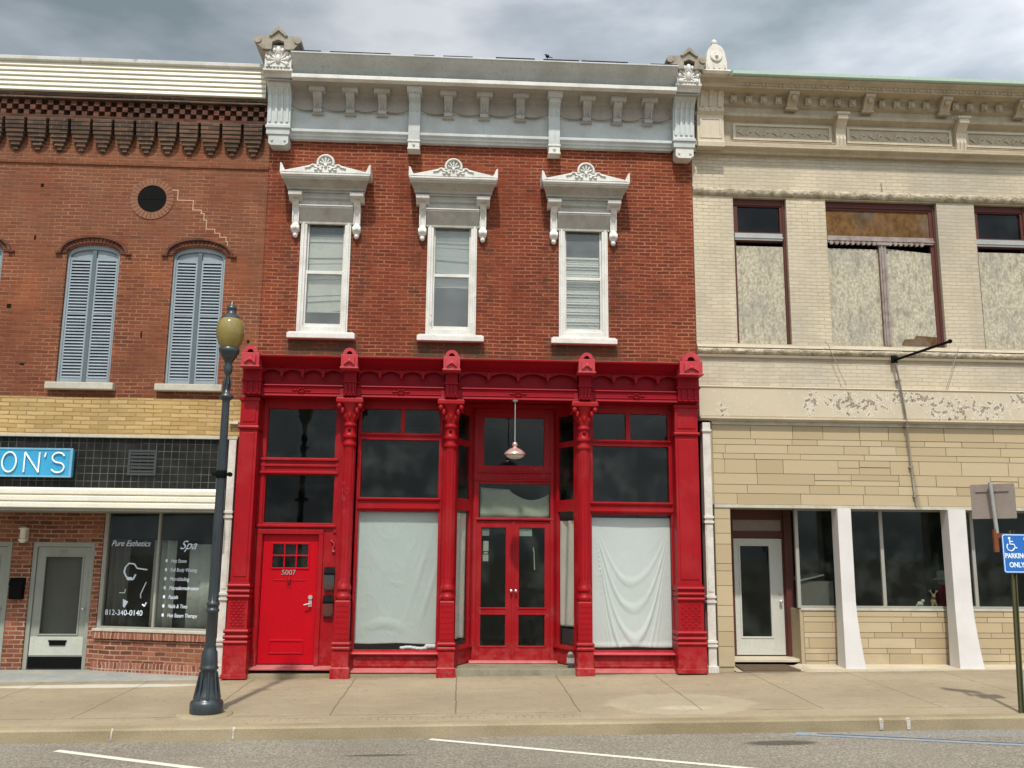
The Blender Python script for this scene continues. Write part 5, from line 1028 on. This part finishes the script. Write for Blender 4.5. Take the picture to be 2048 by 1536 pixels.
# boarded windows
def bwindow(a, b, kind):
    m = MB(); ops_ = [(a + .06, b - .06, 5.55, 7.42), (a + .10, b - .10, 7.60, 8.08)] if kind == 's' else [(a + .03, (a + b) / 2 - .07, 5.55, 7.46), ((a + b) / 2 + .07, b - .12, 5.55, 7.46), (a + .03, b - .12, 7.58, 8.06)]
    m.wall(a, b, 5.535, 8.215, .08, .16, ops_)
    m.box(b - .055, b - .03, .055, .081, 5.54, 8.2); m.box(a + .02, b - .02, .06, .081, 8.10, 8.13)
    f = m.build('boarded_window', M_BROWN, right, bevel=.005)
    m = MB(); m.box(a + .03, b - .07, .05, .079, 7.44, 7.57); m.box(a + .02, b - .06, .035, .079, 7.475, 7.50)
    if kind == 'm':
        for k in range(18): x = a + .1 + k * .098; m.tube((x, .04, 7.435), (x, .085, 7.435), .035, .035, 8)
        c = (a + b) / 2; m.box(c - .065, c + .065, .04, .079, 5.55, 7.44); m.box(c - .035, c - .015, .02, .04, 5.55, 7.40); m.box(c + .02, c + .035, .025, .04, 5.55, 7.40); m.box(c - .11, c + .11, .01, .079, 7.40, 7.45)
    m.build('transom_bar', M_STEEL if kind == 's' else paint('peeling grey wood', (.30, .26, .235), (.14, .07, .055), .9, .8, .2, 6, .5), f, bevel=.004)
    if kind == 's':
        MB().box(a + .09, b - .09, .118, .124, 7.59, 8.09).build('pane', G_DARK, f); MB().box(a + .05, b - .06, .095, .112, 5.55, 7.34).build('board', M_OSB, f)
    else:
        c = (a + b) / 2
        MB().box(a + .03, b - .11, .10, .112, 7.59, 8.07).build('board', M_OSBD, f); MB().box(a + .035, c - .06, .095, .11, 5.55, 7.34).build('board', M_OSB, f)
        m = MB(); m.py([(c + .06, 5.55), (b - .11, 5.55), (b - .11, 7.29), (c + .06, 7.36)], .095, .11); m.build('board', M_OSB, f)
        m = MB(); pts = [(c + .26, 5.58), (b - .12, 5.57), (b - .12, 5.74), (b - .3, 5.75), (b - .5, 5.76), (c + .5, 5.70), (c + .32, 5.69), (c + .28, 5.63)]; m.py(pts, .089, .096); lab(m.build('delaminated_patch', M_OSBD, f), 'brown patch where the board has peeled')
    return f
bwindow(*RW[0], 's'); bwindow(*RW[1], 'm'); bwindow(*RW[2], 's')
# sign arm, conduit, guy wires
t = thing('sign_arm', (7.53, -.05, 5.26), 'black iron arm sticking out from the cream wall above the conduit', 'sign bracket')
m = MB(); m.box(7.515, 7.545, -.06, -.085, 5.20, 5.30) if False else m.box(7.48, 7.58, -.10, -.06, 5.22, 5.34); m.build('wall_plate', M_BLACK, t)
m = MB(); m.tube((7.53, -.08, 5.27), (7.60, -1.78, 5.22), .022, .022, 10); m.ell((7.60, -1.80, 5.22), .035, .05, .035); m.build('arm', M_BLACK, t)
for (a, b, c_), (d_, e_, f2) in (((6.37, -.03, 5.50), (7.58, -1.3, 5.24)), ((8.71, -.03, 5.55), (7.58, -1.3, 5.24)), ((7.55, -.03, 8.30), (7.59, -1.7, 5.24))): pass
m = MB()
for x, z, x2, z2 in ((6.37, 5.50, 6.64, 4.79), (8.71, 5.55, 8.42, 4.79), (6.37, 5.50, 6.30, 5.58)): m.tube((x, -.095, z), (x2, -.10, z2), .006, .006, 6)
m.tube((7.535, -.02, 8.56), (7.55, -.03, 8.23), .008, .008, 6); m.build('guy_wire', M_WEATH, t)
m = MB(); m.path([(7.535, -.10, 5.22), (7.63, -.105, 4.57), (7.665, -.10, 4.2), (7.74, -.03, 3.2), (7.775, -.03, 2.745)], .016, 8)
for z, x, y in ((4.9, 7.585, -.10), (4.1, 7.675, -.08), (3.4, 7.725, -.03), (2.9, 7.763, -.03)): m.box(x - .035, x + .035, y - .02, .01, z, z + .02)
tag(m.build('conduit_pipe', M_WEATH), 'thin weathered conduit running down the cream wall from the iron arm', 'pipe')
# shopfront columns
def flare(x0, x1, parent):
    m = MB(); y0, y1 = -.05, .22; rings = []
    for z, e, f in ((2.69, 0, 0), (1.15, .0, 0), (.9, .01, .01), (.6, .03, .03), (.3, .06, .05), (.06, .09, .07)):
        rings.append([(x0 - e * .25, y0 - f, z), (x1 + e, y0 - f, z), (x1 + e, y1, z), (x0 - e * .25, y1, z)])
    m.loft(rings, True, False); return m.build('flared_column', M_COLW, parent, bevel=.008)
flare(6.385, 6.62, right); flare(8.31, 8.62, right); flare(10.25, 10.55, right)
# shop window wall
Y = .40
m = MB(); m.wall(5.80, RX1, 1.02, 2.70, Y, Y + .06, [(5.86, 7.30, 1.06, 2.67), (7.36, 8.93, 1.06, 2.67), (8.99, 10.6, 1.06, 2.67), (10.66, 12.4, 1.06, 2.67)]); rw = m.build('shop_window', M_WFRAME, right, bevel=.004)
for a, b in ((5.86, 7.30), (7.36, 8.93), (8.99, 10.6), (10.66, 12.4)): MB().box(a - .01, b + .01, Y + .028, Y + .034, 1.05, 2.68).build('pane', G_SHOP, rw)
m = MB(); m.box(5.84, RX1, Y - .02, Y + .12, .98, 1.02); m.build('sill', M_SILL, rw, bevel=.005)
m = MB(); m.box(5.88, RX1, Y + .01, Y + .15, .04, .98); m.build('bulkhead_backing', M_ASHM, right)
rng = random.Random(31); m = ashlar(MB(), 5.88, RX1, .06, .97, Y + .01, rng, (.09, .13, .17)); m.build('bulkhead', M_ASH, right, tone=True)
m = MB(); m.box(5.82, 5.88, Y - .0, .92, .04, 1.0); m.build('bulkhead_return', M_ASHM, right)
m = MB(); m.add([(5.85, -.16, -.02), (RX1, -.16, -.02), (RX1, -.16, .10), (5.95, -.16, .085), (RX1, Y + .02, .10), (5.82, Y + .02, .10), (5.72, .9, .10), (5.72, .9, 0), (5.6, -.16, -.02), (5.75, -.16, .085)], [(8, 1, 2, 9), (9, 2, 4, 5), (8, 9, 5, 6)]); m.build('base_slab', M_CREAM, right)
m = MB(); m.box(4.55, 5.84, .5, 1.2, -.02, .17); m.build('door_step', M_CREAM, right, bevel=.01)
m = MB(); m.add([(4.55, -.12, .035), (5.66, -.12, .045), (5.80, .5, .07), (4.55, .5, .07)], [(0, 1, 2, 3)]); m.build('recess_floor', M_CREAMD, right)
m = MB(); m.wall(4.55, 5.90, .17, 2.70, .90, 1.0, [(4.86, 5.74, .17, 2.20), (4.86, 5.74, 2.32, 2.52)]); m.box(5.76, 5.90, .84, .90, .17, 2.70); df = m.build('door_frame', M_BROWN, right, bevel=.005)
MB().box(4.85, 5.75, .93, .96, 2.31, 2.53).build('transom_board', M_SIGNB, df)
m = MB(); m.wall(4.865, 5.735, .19, 2.19, .915, .96, [(4.98, 5.50, .50, 2.06)]); m.wall(4.95, 5.53, .47, 2.09, .905, .915, [(4.98, 5.50, .50, 2.06)]); dd = m.build('door', M_DOORW, df, bevel=.004); MB().box(4.97, 5.51, .94, .945, .49, 2.07).build('pane', G_SHOP, dd)
m = MB(); m.tube((5.67, .915, 1.10), (5.67, .87, 1.10), .014); m.ell((5.67, .86, 1.10), .03, .022, .03); m.tube((5.67, .915, 1.25), (5.67, .895, 1.25), .025, .025); m.build('handle', M_BRASS, dd)
m = MB(); m.add([(4.66, -.10, .058), (5.62, -.10, .066), (5.55, .42, .092), (4.66, .42, .092), (4.66, -.10, .04), (5.62, -.10, .046), (5.55, .42, .072), (4.66, .42, .072)], [(0, 1, 2, 3), (0, 1, 5, 4), (1, 2, 6, 5), (2, 3, 7, 6), (3, 0, 4, 7)]); tag(m.build('door_mat', M_MAT), 'brown door mat in front of the pale glazed door', 'mat')
# objects inside the cream shop
t = thing('figurine', (8.29, .62, 1.05), 'tiny white and brown antlered figurine on the shop window ledge', 'figurine')
m = MB(); m.ell((8.29, .62, 1.12), .05, .045, .07); m.ell((8.29, .60, 1.22), .035, .035, .045); m.tube((8.26, .61, 1.10), (8.255, .59, 1.05), .018, .014, 8); m.tube((8.32, .61, 1.10), (8.325, .59, 1.05), .018, .014, 8)
for s in (-1, 1): m.path([(8.29 + s * .02, .6, 1.25), (8.29 + s * .05, .6, 1.30), (8.29 + s * .08, .6, 1.31)], .01, 6); m.path([(8.29 + s * .045, .6, 1.29), (8.29 + s * .045, .6, 1.335)], .008, 6)
m.build('body', M_FUR, t)
t = thing('figurine', (8.05, .62, 1.05), 'small pale figurine left of the antlered one on the shop window ledge', 'figurine')
m = MB(); m.ell((8.05, .62, 1.09), .06, .04, .045); m.ell((8.09, .60, 1.14), .03, .03, .03); m.tube((8.0, .62, 1.08), (7.98, .62, 1.05), .014, .01, 6); m.tube((8.09, .62, 1.08), (8.10, .62, 1.05), .014, .01, 6); m.build('body', M_PEBBLE, t)
t = thing('figurine', (8.53, .75, 1.05), 'standing figure in a grey hat and dark red coat beside the second white column', 'figurine')
m = MB(); m.lathe(8.53, .75, [(.10, 1.05), (.13, 1.15), (.11, 1.3), (.07, 1.42)], 16); m.build('coat', M_SANTA, t); m = MB(); m.ell((8.53, .74, 1.46), .07, .07, .07); m.build('head', M_GHAT, t); m = MB(); m.lathe(8.53, .74, [(.14, 1.50), (.145, 1.52), (.09, 1.53), (.085, 1.62), (.06, 1.66), (.01, 1.67)], 16); m.build('hat', M_GHAT, t)
t = thing('cabinet', (6.2, .9, .12), 'dark cabinet behind the glass right of the pale door', 'cabinet')
m = MB(); m.box(5.95, 6.55, .7, 1.3, .12, 1.46); m.build('body', M_CURTD, t); m = MB(); m.add([(5.92, .66, 1.47), (6.38, .66, 1.58), (6.38, 1.3, 1.60), (5.92, 1.3, 1.49), (5.92, .66, 1.45), (6.38, .66, 1.56)], [(0, 1, 2, 3), (0, 1, 5, 4)]); m.build('tilted_lid', M_GHAT, t)

# ================================================================== STREET FURNITURE
lx, ly = -3.14, -3.10; lz = -.086 + .012 * lx + .022
lp = thing('street_lamp', (lx, ly, lz), 'dark green fluted street lamp with amber acorn globe on the kerb side', 'street lamp')
m = MB(); Z = lambda z: z
m.lathe(lx, ly, [(.20, lz), (.205, lz + .03), (.205, lz + .12), (.19, lz + .15), (.15, lz + .17), (.155, lz + .19), (.14, lz + .22), (.115, lz + .30), (.105, lz + .42), (.10, lz + .52), (.118, lz + .535), (.118, lz + .555), (.105, lz + .57), (.105, lz + .60), (.095, lz + .74), (.078, lz + .77), (.075, lz + .80)], 28)
for k in range(8):
    a = math.pi / 4 * k + .3; m.tube((lx + .15 * math.cos(a), ly + .15 * math.sin(a), lz + .17), (lx + .102 * math.cos(a), ly + .102 * math.sin(a), lz + .5), .022, .012, 6)
m.build('base', M_GREEN, lp)
m = MB(); m.lathe(lx, ly, [(.068, lz + .78), (.066, 1.12), (.083, 1.14), (.083, 1.17), (.07, 1.18), (.07, 1.21), (.083, 1.22), (.083, 1.25), (.06, 1.27), (.06, 1.4), (.045, 3.98)], 20)
for k in range(10): a = math.pi / 5 * k; m.tube((lx + .058 * math.cos(a), ly + .058 * math.sin(a), 1.28), (lx + .043 * math.cos(a), ly + .043 * math.sin(a), 3.9), .009, .007, 6)
m.build('pole', M_GREEN, lp)
m = MB(); m.lathe(lx, ly, [(.05, 3.88), (.09, 3.92), (.09, 3.95), (.045, 3.98), (.03, 4.05), (.028, 4.22), (.05, 4.26), (.06, 4.33), (.045, 4.38), (.06, 4.42), (.09, 4.46), (.105, 4.48), (.105, 4.51), (.13, 4.53), (.14, 4.59), (.12, 4.60)], 24)
for k in range(6): a = math.pi / 3 * k; m.path([(lx + .032 * math.cos(a), ly + .032 * math.sin(a), 4.02), (lx + .05 * math.cos(a), ly + .05 * math.sin(a), 4.1), (lx + .032 * math.cos(a), ly + .032 * math.sin(a), 4.2)], .01, 6)
m.build('lamp_collar', M_GREEN, lp)
m = MB(); m.lathe(lx, ly, [(.115, 4.60), (.15, 4.66), (.18, 4.76), (.187, 4.84), (.175, 4.93), (.14, 5.00), (.09, 5.04)], 32); m.build('globe', M_GLOBE, lp)
m = MB(); m.lathe(lx, ly, [(.145, 5.0), (.12, 5.03), (.09, 5.06), (.065, 5.075), (.06, 5.13), (.068, 5.14), (.06, 5.17), (.035, 5.19), (.03, 5.215), (.012, 5.25)], 24); m.build('finial_cap', M_GREEN, lp)
m = MB(); m.lathe(lx, ly, [(.063, 2.85), (.07, 2.87), (.07, 2.93), (.063, 2.95)], 16); m.box(lx + .05, lx + .13, ly - .02, ly + .02, 2.88, 2.92); m.box(lx - .12, lx - .05, ly - .02, ly + .02, 2.88, 2.92); m.tube((lx + .11, ly - .03, 2.90), (lx + .11, ly + .03, 2.90), .03, .03, 10); m.build('banner_clamp', M_BLACK, lp)
m = MB(); m.lathe(lx - .02, ly, [(.35, lz - .08), (.35, lz - .008), (.33, lz + .0)], 36); struct(m.build('lamp_footing', M_CURB))
# accessible parking sign on its post
px_, py_ = 7.11, -3.70; pz = -.10 + .012 * px_
def lean(x, y, z): return (x + .028 * (z - pz), y, z)
sp = thing('parking_sign', (px_, py_, pz), 'leaning signpost with blue wheelchair parking sign at the right edge', 'sign')
m = MB(lean); m.box(px_ - .03, px_ - .018, py_ - .02, py_ + .02, pz - .1, 2.26); m.box(px_ + .018, px_ + .03, py_ - .02, py_ + .02, pz - .1, 2.26); m.box(px_ - .03, px_ + .03, py_ + .012, py_ + .022, pz - .1, 2.26)
m.build('post', M_POST, sp)
bx, bz = 7.19, 1.965
def R4(x0, x1, z0, z1, r): return [(x1 - r + r * math.cos(rad(a)), z1 - r + r * math.sin(rad(a))) for a in (0, 30, 60, 90)] + [(x0 + r + r * math.cos(rad(a)), z1 - r + r * math.sin(rad(a))) for a in (90, 120, 150, 180)] + [(x0 + r + r * math.cos(rad(a)), z0 + r + r * math.sin(rad(a))) for a in (180, 210, 240, 270)] + [(x1 - r + r * math.cos(rad(a)), z0 + r + r * math.sin(rad(a))) for a in (270, 300, 330, 360)]
ys = py_ - .03
m = MB(); m.py(R4(7.015, 7.365, 1.715, 2.215, .03), ys - .004, ys); pan = m.build('blue_panel', M_SBLUE, sp)
m = MB(); m.loft([[(x, ys - .0055, z) for x, z in R4(7.025, 7.355, 1.725, 2.205, .025)], [(x, ys - .0055, z) for x, z in R4(7.034, 7.346, 1.734, 2.196, .02)]], False, False); m.build('border', M_SWHITE, pan)
text('sign_text', 'PARKING', .088, (7.19, ys - .007, 1.905), M_SWHITE, pan, .001, 'CENTER', 0, .80, .0025); text('sign_text', 'ONLY', .088, (7.19, ys - .007, 1.79), M_SWHITE, pan, .001, 'CENTER', 0, .85, .0025)
m = MB(); sx_, sz_ = 7.125, 2.08; yy = ys - .008
m.tube((sx_ - .01, yy + .004, sz_ + .078), (sx_ - .01, yy, sz_ + .078), .016, .016, 12); m.path([(sx_ - .01, yy, sz_ + .06), (sx_ - .005, yy, sz_ + .0), (sx_ + .045, yy, sz_ + .0), (sx_ + .065, yy, sz_ - .05), (sx_ + .085, yy, sz_ - .045)], .008, 6); m.path([(sx_ - .008, yy, sz_ + .035), (sx_ + .035, yy, sz_ + .035)], .007, 6)
m.path([(sx_ + .0 + .05 * math.cos(rad(a)), yy, sz_ - .035 + .05 * math.sin(rad(a))) for a in range(130, 361, 20)], .0075, 6); m.build('wheelchair_symbol', M_SWHITE, pan)
m = MB(); m.path([(7.33, yy, 2.19), (7.31, yy, 2.14), (7.35, yy, 2.12)], .008, 6); m.build('corner_arrow', M_SWHITE, pan)
m = MB(); m.box(6.93, 7.20, py_ - .012, py_ + .012, 2.16, 2.22); m.box(6.925, 6.985, py_ - .018, py_ + .018, 1.98, 2.27); m.build('rusty_bracket', M_RUST, sp)
m = MB(); m.tube((6.98, py_, 2.22), (6.945, py_, 2.88), .026, .026, 10); m.build('upper_pole', M_STEEL, sp)
a = rad(-46); c_, s_ = math.cos(a), math.sin(a)
T3 = lambda u, v, z: (6.965 + c_ * u - s_ * v, py_ + .02 + s_ * u + c_ * v, z + .0)
m = MB(T3); m.py(R4(-.27, .27, 2.41, 2.86, .015), .028, .032); m.box(-.2, .2, .015, .028, 2.76, 2.785) ; m.build('square_panel', M_SIGNB, sp)
# bird on the parapet
t = MB(lambda x, y, z: (x - .02, y - .30, z - .045)); t.ell((1.40, -.45, 10.44), .035, .035, .03); t.loft([[(1.375, -.45 + .01 * math.cos(k * 1.57), 10.46 + .012 * math.sin(k * 1.57)) for k in range(4)], [(1.34, -.45 + .004 * math.cos(k * 1.57), 10.475 + .004 * math.sin(k * 1.57)) for k in range(4)]]); t.ell((1.375, -.45, 10.465), .018, .018, .016)
t.loft([[(1.42, -.45 + .02 * math.cos(k * 1.57), 10.43 + .01 * math.sin(k * 1.57)) for k in range(4)], [(1.49, -.45 + .012 * math.cos(k * 1.57), 10.415 + .004 * math.sin(k * 1.57)) for k in range(4)]])
t.tube((1.40, -.45, 10.42), (1.40, -.45, 10.36), .004, .004, 5); tag(t.build('bird', M_RAW), 'small black bird perched on the grey cornice edge', 'bird')
